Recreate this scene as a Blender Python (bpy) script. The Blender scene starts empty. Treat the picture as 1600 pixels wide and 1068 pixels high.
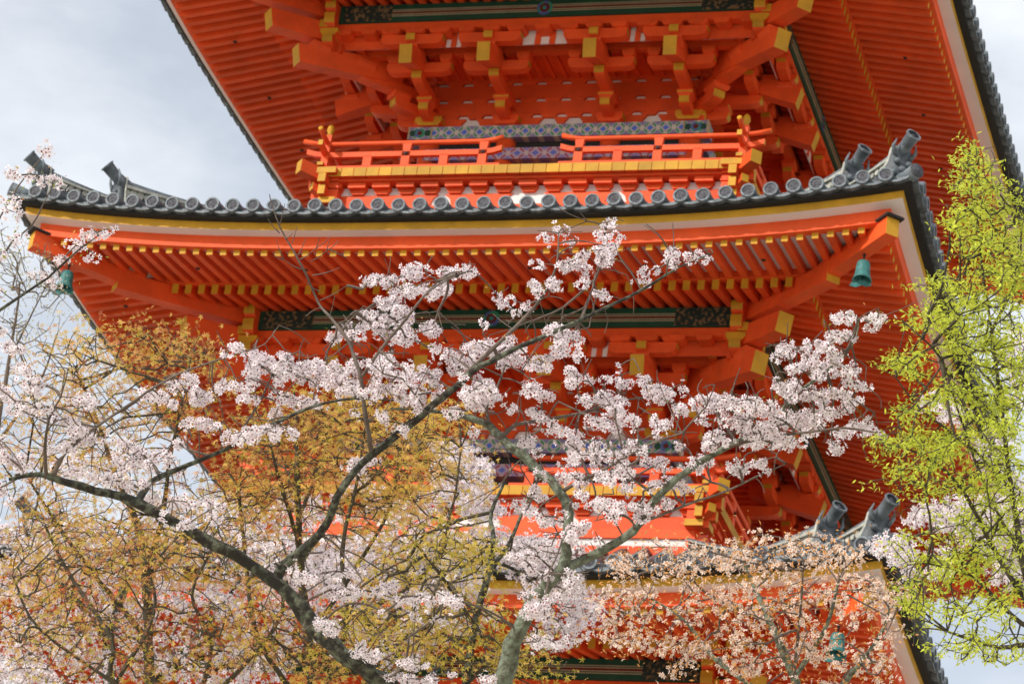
import bpy, math, random
import numpy as np
from mathutils import Matrix, Vector

C = bpy.context.scene.collection
SC = bpy.context.scene
R_ = math.radians
rnd = random.Random(11)

# ---------------------------------------------------------------- camera
CAM = Vector((12.6011, -38.2397, 1.6))
YAW, PIT, ROL, FPX = 0.33776, 0.45441, 0.14717, 5441.97      # focal length in pixels of a 1600 px wide frame
fw = Vector((-math.sin(YAW)*math.cos(PIT), math.cos(YAW)*math.cos(PIT), math.sin(PIT)))
r0 = Vector((math.cos(YAW), math.sin(YAW), 0)); u0 = r0.cross(fw)
cr = math.cos(ROL)*r0 + math.sin(ROL)*u0
cu = -math.sin(ROL)*r0 + math.cos(ROL)*u0
cam = bpy.data.cameras.new('camera'); camo = bpy.data.objects.new('camera', cam); C.objects.link(camo)
camo.matrix_world = Matrix(((cr.x, cu.x, -fw.x, CAM.x), (cr.y, cu.y, -fw.y, CAM.y), (cr.z, cu.z, -fw.z, CAM.z), (0, 0, 0, 1)))
cam.sensor_width = 36; cam.lens = FPX*36/1600
cam.clip_start = 0.5; cam.clip_end = 3000
cam.dof.use_dof = True; cam.dof.focus_distance = 21.0; cam.dof.aperture_fstop = 7.0
SC.camera = camo

# ---------------------------------------------------------------- sky and sun
SUN_EL, SUN_AZ = R_(31), R_(34)          # azimuth measured from the pagoda's front (-Y) towards the left (-X)
sund = Vector((-math.sin(SUN_AZ)*math.cos(SUN_EL), -math.cos(SUN_AZ)*math.cos(SUN_EL), math.sin(SUN_EL)))
w = bpy.data.worlds.new('World'); SC.world = w; w.use_nodes = True
nt = w.node_tree; N = nt.nodes; L = nt.links
bg = N['Background']
sky = N.new('ShaderNodeTexSky'); sky.sky_type = 'NISHITA'; sky.sun_disc = False
sky.sun_elevation = SUN_EL; sky.sun_rotation = math.atan2(sund.x, sund.y)
sky.air_density = 1.0; sky.dust_density = 2.0; sky.ozone_density = 2.0
tc = N.new('ShaderNodeTexCoord'); mp = N.new('ShaderNodeMapping'); mp.inputs['Scale'].default_value = (1.0, 1.0, 2.2)
mp.inputs['Location'].default_value = (0.35, 0.1, 0.12)
n1 = N.new('ShaderNodeTexNoise'); n1.inputs['Scale'].default_value = 2.6; n1.inputs['Detail'].default_value = 8; n1.inputs['Roughness'].default_value = 0.55
rp = N.new('ShaderNodeValToRGB'); rp.color_ramp.elements[0].position = 0.40; rp.color_ramp.elements[1].position = 0.56
rp.color_ramp.elements[0].color = (0.45, 0.45, 0.45, 1)
mx = N.new('ShaderNodeMix'); mx.data_type = 'RGBA'
mx.inputs['B'].default_value = (7.7, 7.95, 8.2, 1)
L.new(tc.outputs['Generated'], mp.inputs['Vector']); L.new(mp.outputs['Vector'], n1.inputs['Vector'])
L.new(n1.outputs['Fac'], rp.inputs['Fac']); L.new(rp.outputs['Color'], mx.inputs['Factor'])
L.new(sky.outputs['Color'], mx.inputs['A']); L.new(mx.outputs['Result'], bg.inputs['Color'])
bg.inputs['Strength'].default_value = 0.135
sl = bpy.data.lights.new('sun', 'SUN'); sl.energy = 3.4; sl.angle = R_(0.6); sl.color = (1.0, 0.95, 0.87)
so = bpy.data.objects.new('sun', sl); C.objects.link(so); so.location = (0, -20, 60)
so.rotation_euler = (-sund).to_track_quat('-Z', 'Y').to_euler()
SC.view_settings.view_transform = 'Standard'; SC.view_settings.look = 'None'
SC.view_settings.exposure = 0.08; SC.view_settings.gamma = 1
SC.render.engine = 'CYCLES'
SC.cycles.max_bounces = 8; SC.cycles.diffuse_bounces = 5; SC.cycles.transparent_max_bounces = 8

# ---------------------------------------------------------------- materials
def mat(name, col, rough=0.6, var=0.12, scale=3.0, bump=0.0, bscale=40, col2=None, fac=(0.45, 0.65), metal=0.0, transl=0.0, isl=0.07, grime=0.0):
    m = bpy.data.materials.new(name); m.use_nodes = True
    t = m.node_tree; n = t.nodes; l = t.links
    b = n['Principled BSDF']; b.inputs['Roughness'].default_value = rough; b.inputs['Metallic'].default_value = metal; b.inputs['Specular IOR Level'].default_value = 0.3
    tc = n.new('ShaderNodeTexCoord')
    nz = n.new('ShaderNodeTexNoise'); nz.inputs['Scale'].default_value = scale; nz.inputs['Detail'].default_value = 6
    l.new(tc.outputs['Object'], nz.inputs['Vector'])
    r = n.new('ShaderNodeValToRGB')
    c2 = col2 or tuple(c*(1-var*2) for c in col)
    r.color_ramp.elements[0].color = (*c2, 1); r.color_ramp.elements[1].color = (*[min(1, c*(1+var*0.4)) for c in col], 1)
    if col2: r.color_ramp.elements[0].position, r.color_ramp.elements[1].position = fac
    else: r.color_ramp.elements[0].position, r.color_ramp.elements[1].position = 0.25, 0.75
    l.new(nz.outputs['Fac'], r.inputs['Fac'])
    # every board, tile, petal or leaf is a little lighter or darker than the next
    ge = n.new('ShaderNodeNewGeometry'); mr = n.new('ShaderNodeMapRange'); mr.inputs['To Min'].default_value = 1-isl*1.3; mr.inputs['To Max'].default_value = 1+isl
    hs = n.new('ShaderNodeHueSaturation'); l.new(ge.outputs['Random Per Island'], mr.inputs['Value']); l.new(mr.outputs['Result'], hs.inputs['Value'])
    l.new(r.outputs['Color'], hs.inputs['Color'])
    if grime:                                                    # weathering streaks and faded patches in the paint
        n3 = n.new('ShaderNodeTexNoise'); n3.inputs['Scale'].default_value = 5.5; n3.inputs['Detail'].default_value = 8; n3.inputs['Roughness'].default_value = 0.7; n3.inputs['Distortion'].default_value = 0.8
        l.new(tc.outputs['Object'], n3.inputs['Vector']); m3 = n.new('ShaderNodeMapRange'); m3.inputs['From Min'].default_value = 0.50; m3.inputs['From Max'].default_value = 0.80; m3.inputs['To Max'].default_value = grime
        l.new(n3.outputs['Fac'], m3.inputs['Value']); mg = n.new('ShaderNodeMix'); mg.data_type = 'RGBA'; mg.inputs['B'].default_value = (col[0]*.45, col[1]*.45+.02, col[2]*.45+.015, 1)
        l.new(m3.outputs['Result'], mg.inputs['Factor']); l.new(hs.outputs['Color'], mg.inputs['A']); r_out = mg.outputs['Result']
    else: r_out = hs.outputs['Color']
    l.new(r_out, b.inputs['Base Color'])
    if bump:
        n2 = n.new('ShaderNodeTexNoise'); n2.inputs['Scale'].default_value = bscale; n2.inputs['Detail'].default_value = 4
        l.new(tc.outputs['Object'], n2.inputs['Vector'])
        bp = n.new('ShaderNodeBump'); bp.inputs['Strength'].default_value = bump; bp.inputs['Distance'].default_value = 0.02
        l.new(n2.outputs['Fac'], bp.inputs['Height']); l.new(bp.outputs['Normal'], b.inputs['Normal'])
    if transl:
        tr = n.new('ShaderNodeBsdfTranslucent'); l.new(r_out, tr.inputs['Color'])
        ms = n.new('ShaderNodeMixShader'); ms.inputs['Fac'].default_value = transl
        l.new(b.outputs['BSDF'], ms.inputs[1]); l.new(tr.outputs['BSDF'], ms.inputs[2])
        l.new(ms.outputs['Shader'], n['Material Output'].inputs['Surface'])
    return m

M = {}
M['red'] = mat('vermilion_paint', (0.84, 0.098, 0.016), 0.6, 0.13, 2.2, 0.25, 30, isl=0.09, grime=0.45)
M['yel'] = mat('ochre_paint', (0.60, 0.31, 0.018), 0.6, 0.14, 4.0, 0.1, 30, isl=0.10, grime=0.4)
M['white'] = mat('white_plaster', (0.78, 0.74, 0.72), 0.8, 0.05, 2.0)
M['pinkw'] = mat('pale_board', (0.80, 0.70, 0.67), 0.8, 0.06, 2.0)
M['black'] = mat('dark_eave_board', (0.022, 0.02, 0.02), 0.7, 0.2, 6.0)
M['tile'] = mat('grey_roof_tile', (0.125, 0.14, 0.155), 0.42, 0.35, 5.0, 0.3, 60, isl=0.30)
M['tilelt'] = mat('pale_tile_rim', (0.17, 0.20, 0.225), 0.45, 0.30, 9.0, 0.3, 60, isl=0.25, grime=0.6)
M['tiledisc'] = mat('tile_end_face', (0.085, 0.085, 0.10), 0.5, 0.35, 30.0, 0.6, 80, isl=0.35)
M['mortar'] = mat('pale_ridge_mortar', (0.50, 0.50, 0.44), 0.7, 0.25, 12.0, 0.3, 60, grime=0.5)
M['green'] = mat('dark_green_paint', (0.012, 0.075, 0.045), 0.5, 0.2, 3.0)
M['dkred'] = mat('dark_red_line', (0.12, 0.02, 0.015), 0.5)
M['cream'] = mat('cream_line', (0.42, 0.36, 0.24), 0.5)
M['dark'] = mat('dark_interior', (0.03, 0.025, 0.022), 0.8)
M['brass'] = mat('gold_metal', (0.65, 0.42, 0.10), 0.4, 0.1, metal=0.3)
M['patina'] = mat('bronze_patina', (0.06, 0.23, 0.22), 0.55, 0.3, 14.0, 0.2)
M['stone'] = mat('granite', (0.36, 0.34, 0.31), 0.85, 0.2, 6, 0.4)
M['door'] = mat('door_paint', (0.10, 0.10, 0.075), 0.5)

def pattern(name, kind):
    """painted ornament: repeating lozenges of blue, green, purple and pink with pale outlines"""
    m = bpy.data.materials.new(name); m.use_nodes = True
    t = m.node_tree; n = t.nodes; l = t.links; b = n['Principled BSDF']; b.inputs['Roughness'].default_value = 0.5
    tc = n.new('ShaderNodeTexCoord'); sp = n.new('ShaderNodeSeparateXYZ'); l.new(tc.outputs['Object'], sp.inputs[0])
    def mth(op, a, bb=None):
        x = n.new('ShaderNodeMath'); x.operation = op
        for i, q in enumerate((a, bb)):
            if q is None: continue
            if isinstance(q, (int, float)): x.inputs[i].default_value = q
            else: l.new(q, x.inputs[i])
        return x.outputs[0]
    def mixc(f, a, c2):
        x = n.new('ShaderNodeMix'); x.data_type = 'RGBA'; l.new(f, x.inputs['Factor'])
        for s, q in (('A', a), ('B', c2)):
            if isinstance(q, tuple): x.inputs[s].default_value = (*q, 1)
            else: l.new(q, x.inputs[s])
        return x.outputs['Result']
    per = 0.205 if kind == 'band' else 0.24
    fx = mth('SUBTRACT', mth('FRACT', mth('ADD', mth('DIVIDE', sp.outputs['X'], per), 100.5)), 0.5)
    fz = mth('SUBTRACT', mth('FRACT', mth('ADD', mth('DIVIDE', mth('SUBTRACT', sp.outputs['Z'], 8.73 if kind == 'band' else 8.41), 4.521/24), 100.5)), 0.5)
    ax, az = mth('ABSOLUTE', fx), mth('ABSOLUTE', fz)
    man = mth('ADD', ax, az)                                      # lozenge distance
    rad = mth('SQRT', mth('ADD', mth('POWER', fx, 2), mth('POWER', fz, 2)))
    core = mth('LESS_THAN', rad, 0.17); ring = mth('LESS_THAN', mth('ABSOLUTE', mth('SUBTRACT', rad, 0.20)), 0.035)
    net = mth('LESS_THAN', mth('ABSOLUTE', mth('SUBTRACT', man, 0.5)), 0.045)
    leaf = mth('LESS_THAN', mth('ABSOLUTE', mth('SUBTRACT', mth('ADD', mth('ABSOLUTE', mth('SUBTRACT', ax, 0.25)), mth('MULTIPLY', mth('ABSOLUTE', mth('SUBTRACT', mth('SUBTRACT', az, ax), 0.0)), 0.6)), 0.0)), 0.10)
    if kind == 'band': ca, cb, cc, cd = (0.20, 0.20, 0.34), (0.015, 0.24, 0.12), (0.06, 0.15, 0.60), (0.52, 0.50, 0.44)
    else: ca, cb, cc, cd = (0.22, 0.18, 0.42), (0.30, 0.05, 0.10), (0.10, 0.14, 0.50), (0.48, 0.40, 0.40)
    leaf = mth('MULTIPLY', mth('LESS_THAN', mth('ABSOLUTE', mth('SUBTRACT', man, 0.5)), 0.095), mth('LESS_THAN', mth('ABSOLUTE', mth('SUBTRACT', ax, 0.25)), 0.13))
    net = mth('LESS_THAN', mth('ABSOLUTE', mth('SUBTRACT', man, 0.5)), 0.15); core = mth('LESS_THAN', man, 0.21); ring = mth('LESS_THAN', mth('ABSOLUTE', mth('SUBTRACT', man, 0.26)), 0.035)
    c = mixc(net, ca, cd); c = mixc(leaf, c, cb); c = mixc(core, c, cc); c = mixc(ring, c, cd)
    l.new(c, b.inputs['Base Color'])
    return m
M['band'] = pattern('painted_lozenge_band', 'band'); M['tie'] = pattern('painted_purple_band', 'tie')
M['orn'] = mat('painted_scrollwork', (0.17, 0.115, 0.055), 0.5, 0.1, 22.0, col2=(0.012, 0.03, 0.028), fac=(0.50, 0.60))
M['flow'] = mat('painted_flower', (0.07, 0.10, 0.30), 0.5, 0.1, 16.0, col2=(0.03, 0.25, 0.14), fac=(0.46, 0.54))

# ---------------------------------------------------------------- mesh builder
class MB:
    def __init__(s): s.v = []; s.f = []; s.m = []; s.mats = []
    def mi(s, k):
        if k not in s.mats: s.mats.append(k)
        return s.mats.index(k)
    def poly(s, pts, k):
        b = len(s.v); s.v += [tuple(p) for p in pts]; s.f.append(tuple(range(b, b+len(pts)))); s.m.append(s.mi(k))
    def ext(s, ring0, ring1, k, em=None, c0=None, c1=None):
        """join two matching rings; em = {edge: material}; c0/c1 cap materials"""
        n = len(ring0); b = len(s.v); s.v += [tuple(p) for p in ring0] + [tuple(p) for p in ring1]
        em = em or {}
        for i in range(n):
            j = (i+1) % n
            s.f.append((b+i, b+j, b+n+j, b+n+i)); s.m.append(s.mi(em.get(i, k)))
        s.f.append(tuple(b+i for i in reversed(range(n)))); s.m.append(s.mi(c0 or k))
        s.f.append(tuple(b+n+i for i in range(n))); s.m.append(s.mi(c1 or k))
    # face-local: u along the face, d outward (-y), z up
    def du(s, poly, ua, ub, k, em=None, c0=None, c1=None):
        s.ext([(ua, -d, z) for d, z in poly], [(ub, -d, z) for d, z in poly], k, em, c0, c1)
    def ud(s, poly, d0, d1, k, em=None, c0=None, c1=None):
        s.ext([(u, -d0, z) for u, z in poly], [(u, -d1, z) for u, z in poly], k, em, c0, c1)
    def box(s, ua, ub, d0, d1, z0, z1, k, front=None, bot=None, ends=None):
        s.du([(d0, z0), (d1, z0), (d1, z1), (d0, z1)], ua, ub, k, {0: bot or k, 1: front or k}, ends, ends)
    def tube(s, pts, rad, k, n=8, cap=None, capk=None):
        P = [Vector(p) for p in pts]; rings = []
        up = Vector((0, 0, 1))
        for i, p in enumerate(P):
            t = (P[min(i+1, len(P)-1)]-P[max(i-1, 0)]).normalized()
            a = t.cross(up if abs(t.z) < 0.95 else Vector((1, 0, 0))).normalized(); bb = a.cross(t)
            r = rad[i] if hasattr(rad, '__len__') else rad
            rings.append([p+r*(math.cos(2*math.pi*j/n)*a+math.sin(2*math.pi*j/n)*bb) for j in range(n)])
        b = len(s.v)
        for r in rings: s.v += [tuple(q) for q in r]
        for i in range(len(rings)-1):
            for j in range(n):
                j2 = (j+1) % n
                s.f.append((b+i*n+j, b+i*n+j2, b+(i+1)*n+j2, b+(i+1)*n+j)); s.m.append(s.mi(k))
        s.f.append(tuple(b+j for j in reversed(range(n)))); s.m.append(s.mi(capk or k))
        e = b+(len(rings)-1)*n; s.f.append(tuple(e+j for j in range(n))); s.m.append(s.mi(capk or k))
    def join(s, o, k=0, xf=None):
        c, sn = [(1, 0), (0, 1), (-1, 0), (0, -1)][k]; b = len(s.v)
        s.v += [(x*c-y*sn, x*sn+y*c, z) for x, y, z in o.v]
        s.f += [tuple(b+i for i in f) for f in o.f]; s.m += [s.mi(o.mats[q]) for q in o.m]
    def move(s, dx, dy, dz): s.v = [(x+dx, y+dy, z+dz) for x, y, z in s.v]; return s
    def spin(s, a):
        c, sn = math.cos(a), math.sin(a); s.v = [(x*c-y*sn, x*sn+y*c, z) for x, y, z in s.v]; return s
    def mesh(s, name, smooth=False):
        me = bpy.data.meshes.new(name); me.from_pydata(s.v, [], s.f)
        for k in s.mats: me.materials.append(M[k])
        me.polygons.foreach_set('material_index', s.m)
        import bmesh
        bm = bmesh.new(); bm.from_mesh(me); bmesh.ops.recalc_face_normals(bm, faces=bm.faces); bm.to_mesh(me); bm.free()
        if smooth: me.polygons.foreach_set('use_smooth', [True]*len(me.polygons)); me.update()
        return me

def obj(name, mb, parent=None, k=0, smooth=False, kind=None):
    me = mb.mesh(name, smooth) if isinstance(mb, MB) else mb
    o = bpy.data.objects.new(name, me); C.objects.link(o)
    if parent is not None: o.parent = parent
    o.rotation_euler = (0, 0, k*math.pi/2)
    if kind: o['kind'] = kind
    return o
def tag(o, label, cat, group=None):
    o['label'] = label; o['category'] = cat
    if group: o['group'] = group
    return o
# ---------------------------------------------------------------- ground
def ground_z(x, y):
    t = min(1, max(0, (y+27)/15)); t = t*t*(3-2*t)
    return 10.2*t + 0.25*math.sin(x*.21+1)*math.sin(y*.17)*(1-t)
def build_ground():
    xs = [-900, -400, -150, -60]+[-40+2*i for i in range(46)]+[60, 150, 400, 900]
    ys = [-900, -400, -150, -80]+[-60+2*i for i in range(46)]+[45, 80, 150, 400, 900]
    mb = MB(); nx = len(xs)
    for y in ys:
        for x in xs: mb.v.append((x, y, ground_z(x, y)))
    for j in range(len(ys)-1):
        for i in range(nx-1):
            mb.f.append((j*nx+i, j*nx+i+1, (j+1)*nx+i+1, (j+1)*nx+i)); mb.m.append(mb.mi('soil'))
    M['soil'] = mat('pale_gravel_ground', (0.47, 0.42, 0.34), 0.95, 0.2, 0.4, 0.5, 12, col2=(0.24, 0.22, 0.11), fac=(0.30, 0.5))
    o = obj('ground', mb, smooth=True); o['kind'] = 'structure'
build_ground()

# ---------------------------------------------------------------- pagoda
pag = bpy.data.objects.new('pagoda', None); C.objects.link(pag); pag.location = (0, 0, 10.2)
tag(pag, 'three storied vermilion pagoda with ochre beam ends and grey tiled roofs', 'pagoda')
RISE, PW = 0.302, 2.89
rest = {n: MB() for n in ('flying_rafter', 'base_rafter', 'eave_tile')}
left_over = {'flying_rafter': 100, 'base_rafter': 100, 'eave_tile': 100}

def storey(s):
    ze = 10.0 + (s-2)*4.521
    E = {1: 5.473, 2: 5.30, 3: 5.069}[s]; Wp = {1: 3.40, 2: 3.211, 3: 2.98}[s]
    W = {1: 2.10, 2: 1.90, 3: 1.72}[s]; ci = {1: .86, 2: .77, 3: .69}[s]
    wb = {1: 2.95, 2: 2.865, 3: 2.77}[s]
    stripz = {1: -4.3, 2: -2.36, 3: -2.475}[s]+0.07 + ze         # bottom of plank ends
    k_n = 4
    def rise(u, d): return RISE*(abs(u)/E)**PW*max(0, min(1, (d-Wp)/(E-Wp)))
    def sweep(prof, k, em=None, n=36, tmax=1.0, zo=0):
        mb = MB(); b = 0; m = len(prof)
        for i in range(n+1):
            t = -1+2*i/n; t = math.copysign(abs(t)**.8, t)*tmax
            for d, z in prof: mb.v.append((t*d, -d, ze+z+rise(t*d, d)))
        for i in range(n):
            for j in range(m):
                j2 = (j+1) % m
                mb.f.append((i*m+j, i*m+j2, (i+1)*m+j2, (i+1)*m+j)); mb.m.append(mb.mi((em or {}).get(j, k)))
        for base in (0, n*m): mb.f.append(tuple(base+j for j in range(m))); mb.m.append(mb.mi(k))
        return mb
    def four(name, mb, smooth=False, **kw):
        me = mb.mesh(name, smooth); return [obj(name, me, pag, k) for k in range(4)]
    # eave edge, from the tiles down
    four('eave_board', sweep([(E-.30, .012), (E+.095, .012), (E+.105, .058), (E-.30, .13)], 'black'))
    four('eave_trim', sweep([(E-.30, -.085), (E-.004, -.085), (E, .008), (E-.30, .008)], 'yel', {0: 'pinkw'}))
    four('eave_beam', sweep([(E-.26, -.235), (E-.165, -.235), (E-.16, -.082), (E-.26, -.082)], 'red'))
    # soffit boards and rafters
    fb = lambda d: -.305+.19*(E-.22-d)            # underside of flying rafters
    bb = lambda d: -.225+.25*(E-1.30-d)           # underside of base rafters
    four('soffit_board', sweep([(E-1.30, fb(E-1.3)+.092), (E-.2, fb(E-.2)+.092), (E-.2, fb(E-.2)+.115), (E-1.30, fb(E-1.3)+.115)], 'pinkw'))
    four('soffit_board', sweep([(W+.1, bb(W+.1)+.125), (E-1.26, bb(E-1.26)+.125), (E-1.26, bb(E-1.26)+.14), (W+.1, bb(W+.1)+.14)], 'red'))
    four('eave_beam', sweep([(E-1.37, bb(E-1.33)+.122), (E-1.275, bb(E-1.3)+.118), (E-1.27, fb(E-1.3)+.09), (E-1.37, fb(E-1.3)+.09)], 'red'))
    # which faces get rafters as single parts
    single = {(2, 0): 1, (3, 1): 1}
    nf = int(E*2/.172)
    for k in range(4):
        for i in range(nf):
            u = (i-(nf-1)/2)*.172
            if abs(u) > E-.40: continue
            for nm in ('flying_rafter', 'base_rafter'):
                if nm == 'flying_rafter':
                    d1 = E-.225; d0 = max(E-1.36, abs(u)+.06); fz, h, hw = fb, .095, .0375
                else:
                    d1 = E-1.30; d0 = max(W+.25, abs(u)+.08); fz, h, hw = bb, .13, .041
                if d0 > d1-.05: continue
                mb = MB()
                mb.du([(d0, ze+fz(d0)+rise(u, d0)), (d1, ze+fz(d1)+rise(u, d1)), (d1+.006, ze+fz(d1)+rise(u, d1)+h*.93), (d0, ze+fz(d0)+rise(u, d0)+h)], u-hw, u+hw, 'red', {1: 'yel'})
                if nm == 'flying_rafter' and i % 8 == 3:           # dark drain plugs under every eighth rafter
                    dd = E-.72
                    if abs(u) < dd-.1:
                        z = ze+fz(dd)+rise(u, dd); mb.box(u-.02, u+.02, dd-.02, dd+.02, z-.012, z+.01, 'black')
                if (s, k) in single and left_over[nm] > 0:
                    left_over[nm] -= 1; obj(nm, mb, pag, k)
                else: rest[nm].join(mb, k)
    # tiles: slope surface, rows, eave discs
    dn = wb-.25 if s < 3 else .35
    if s < 3: zt = lambda d: .125+1.42*(.74*(E-d)/(E-dn)+.26*((E-d)/(E-dn))**2)
    else: zt = lambda d: .125+3.7*(.62*(E-d)/(E-dn)+.38*((E-d)/(E-dn))**2)
    def slope(d0, off, n=14, k='tile'):
        mb = MB(); tt = [-1, -.93, -.85, -.75, -.6, -.4, -.2, 0, .2, .4, .6, .75, .85, .93, 1]; ds = [E+.035-(E+.035-d0)*i/n for i in range(n+1)]
        for d in ds:
            for t in tt: mb.v.append((t*d, -d, ze+zt(min(d, E))+off+rise(t*d, d)))
        m = len(tt)
        for i in range(n):
            for j in range(m-1): mb.f.append((i*m+j, i*m+j+1, (i+1)*m+j+1, (i+1)*m+j)); mb.m.append(mb.mi(k))
        return mb
    rows = MB(); sp = .262; nt_ = int(E*2/sp)+1
    if nt_ % 2 == 0: nt_ -= 1
    sp = (2*E-.10)/nt_
    for i in range(nt_):
        u = (i-(nt_-1)/2)*sp
        dd0 = max(dn, abs(u)+.02); m = 6; pts = []
        for q in range(m+1):
            d = E+.03-(E+.03-dd0)*q/m
            pts.append((u, -d, ze+zt(min(d, E))+.02+rise(u, d)))
        rows.tube(pts, .07, 'tile', 6)
    four('roof_tiles', slope(dn, 0)) and None
    four('tile_row', rows, True)
    # two layers of flat pendant tiles between the discs, scalloped
    pend = MB()
    for i in range(nt_+1):
        uc = (i-nt_/2)*sp
        for lay, (zz, dd, th) in enumerate(((.060, E+.17, .026), (.098, E+.135, .026))):
            m = 6; P0 = []
            for q in range(m+1):
                uu = uc-sp*.5+sp*q/m; sag = -.030*(1-((q/m-.5)*2)**2)
                P0.append((uu, sag))
            for q in range(m):
                (ua, za), (ub, zb) = P0[q], P0[q+1]
                if abs(ua) > dd+.02 or abs(ub) > dd+.02: continue
                za += ze+zz+rise(ua, E); zb += ze+zz+rise(ub, E)
                pend.ext([(ua, -dd, za), (ub, -dd, zb), (ub, -dd, zb+th), (ua, -dd, za+th)], [(ua, -dd+.3, za), (ub, -dd+.3, zb), (ub, -dd+.3, zb+th), (ua, -dd+.3, za+th)], 'tile', c0='tilelt')
    four('pendant_tile', pend)
    for k in range(4):
        for i in range(nt_):
            u = (i-(nt_-1)/2)*sp
            mb = MB(); z = ze+.140+rise(u, E)+.006*math.sin(i*2.3+k); d = E+.165; r = .088+.002*math.sin(i*5.1)
            # rimmed disc with a raised boss, tilted very slightly, and the tile barrel behind
            mb.tube([(u, -(d-.30), z+.035), (u, -d+.012, z)], r*.92, 'tilelt', 12)
            mb.tube([(u, -d+.02, z), (u, -d-.018, z-.002)], r, 'tilelt', 14, capk='tiledisc')
            for q in range(14):
                a, b2 = 2*math.pi*q/14, 2*math.pi*(q+1)/14
                ro, ri = r, r*.74
                p = lambda rr, aa, y: (u+rr*math.cos(aa), -d-y, z+rr*math.sin(aa))
                mb.poly([p(ro, a, .018), p(ro, b2, .018), p(ro*.97, b2, .030), p(ro*.97, a, .030)], 'tilelt')
                mb.poly([p(ro*.97, a, .030), p(ro*.97, b2, .030), p(ri, b2, .030), p(ri, a, .030)], 'tilelt')
                mb.poly([p(ri, a, .030), p(ri, b2, .030), p(ri, b2, .019), p(ri, a, .019)], 'tilelt')
            for q in range(3):
                a = q*2.09+.5+i; mb.tube([(u+.026*math.cos(a), -d-.016, z+.026*math.sin(a)), (u+.026*math.cos(a), -d-.021, z+.026*math.sin(a))], .015, 'tiledisc', 6)
            if (s, k) in {(2, 0): 1, (2, 1): 1} and left_over['eave_tile'] > 0:
                left_over['eave_tile'] -= 1; obj('eave_tile', mb, pag, k)
            else: rest['eave_tile'].join(mb, k)
    # hip ridges on the diagonal: built along local -y, then spun by 45 degrees (towards +x -y)
    s2 = math.sqrt(2)
    zr = lambda d: ze+zt(min(d, E))+rise(d, d)
    def hip(dA, dB, h, tip, wd, disc):
        """ridge from diagonal coordinate dA (outer) to dB; tip=(d,z) of the round end tube"""
        mb = MB(); n = 10
        hh = lambda d: h*.62+(h*.38+.17)*max(0, 1-(dA-d)/.95)
        for i in range(n):
            a, b2 = dA+(dB-dA)*i/n, dA+(dB-dA)*(i+1)/n
            za, zb = zr(a), zr(b2); ha, hb = hh(a), hh(b2)
            for (z0, z1, w_, kk) in ((-.03, .10, wd, 'mortar'), (.10, .78, wd*.66, 'tile'), (.78, .86, wd*1.2, 'mortar'), (.86, 1.0, wd*.85, 'tilelt')):
                p = lambda dd, zz, hh, f: (dd*s2, zz+hh*f)
                A = [(x, -a*s2, za+ha*f) for x, f in ((-w_, z0), (w_, z0), (w_, z1), (-w_, z1))]
                B = [(x, -b2*s2, zb+hb*f) for x, f in ((-w_, z0), (w_, z0), (w_, z1), (-w_, z1))]
                mb.ext(A, B, kk)
            # open lattice bosses on the ridge side
            m_ = max(1, int(abs(b2-a)*s2/.085))
            for q in range(m_):
                f = (q+.5)/m_; dd = a+(b2-a)*f; zc = za+(zb-za)*f+(ha+(hb-ha)*f)*.46
                for sx in (-1, 1):
                    for dz in (-.25, .22):
                        mb.tube([(sx*wd*.6, -dd*s2, zc+dz*(ha+hb)*.5), (sx*wd*.9, -dd*s2, zc+dz*(ha+hb)*.5)], .12*(ha+hb)*.5, 'mortar', 6)
        ridge = mb.spin(math.pi/4)
        # demon tile plate at the end
        oni = MB(); yo = -(dA+.03)*s2; zb_ = zr(dA)-.02; H = h+.22
        pr = [(-.17, 0), (.17, 0), (.19, H*.3), (.13, H*.62), (.10, H), (-.10, H), (-.13, H*.62), (-.19, H*.3)]
        oni.ext([(x, yo+.05, zb_+z) for x, z in pr], [(x, yo-.03, zb_+z) for x, z in pr], 'tile')
        oni.ext([(x*1.12, yo+.07, zb_+z) for x, z in pr], [(x*1.12, yo+.05, zb_+z*1.02) for x, z in pr], 'mortar')
        for (bx, bz, br) in ((-.075, .58, .045), (.075, .58, .045), (0, .40, .055), (-.10, .25, .05), (.10, .25, .05), (0, .16, .05)):
            oni.tube([(bx, yo-.02, zb_+bz*H), (bx, yo-.06, zb_+bz*H), (bx, yo-.085, zb_+bz*H)], [br, br*.85, br*.3], 'tilelt', 8)
        for sx in (-1, 1): oni.tube([(sx*.10, yo-.02, zb_+H*.75), (sx*.15, yo-.05, zb_+H*.95), (sx*.13, yo-.08, zb_+H*1.12)], [.03, .02, .006], 'tilelt', 6)
        oni.spin(math.pi/4)
        tb = MB(); a0 = (0, yo+.10, zb_+H*.88); a1 = (0, -tip[0]*s2, ze+tip[1])
        mid = tuple(a0[i]*.45+a1[i]*.55-(0.012 if i == 2 else 0) for i in range(3))
        e2 = tuple(a1[i]+(a1[i]-mid[i])*.04 for i in range(3))
        tb.tube([a0, mid, a1, e2], [.085, .070, .078, .092], 'tilelt', 14, capk='tiledisc')
        t_ = (Vector(e2)-Vector(mid)).normalized(); aa = Vector((1, 0, 0)); bb_ = aa.cross(t_)
        rim = []
        for q in range(14):
            a, b2 = 2*math.pi*q/14, 2*math.pi*(q+1)/14
            P = lambda rr, an, o_: tuple(Vector(e2)+rr*(math.cos(an)*aa+math.sin(an)*bb_)+o_*t_)
            tb.poly([P(.092, a, 0), P(.092, b2, 0), P(.088, b2, .018), P(.088, a, .018)], 'tilelt')
            tb.poly([P(.088, a, .018), P(.088, b2, .018), P(.072, b2, .018), P(.072, a, .018)], 'tilelt')
            tb.poly([P(.072, a, .018), P(.072, b2, .018), P(.072, b2, .002), P(.072, a, .002)], 'tilelt')
        tb.spin(math.pi/4)
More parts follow.
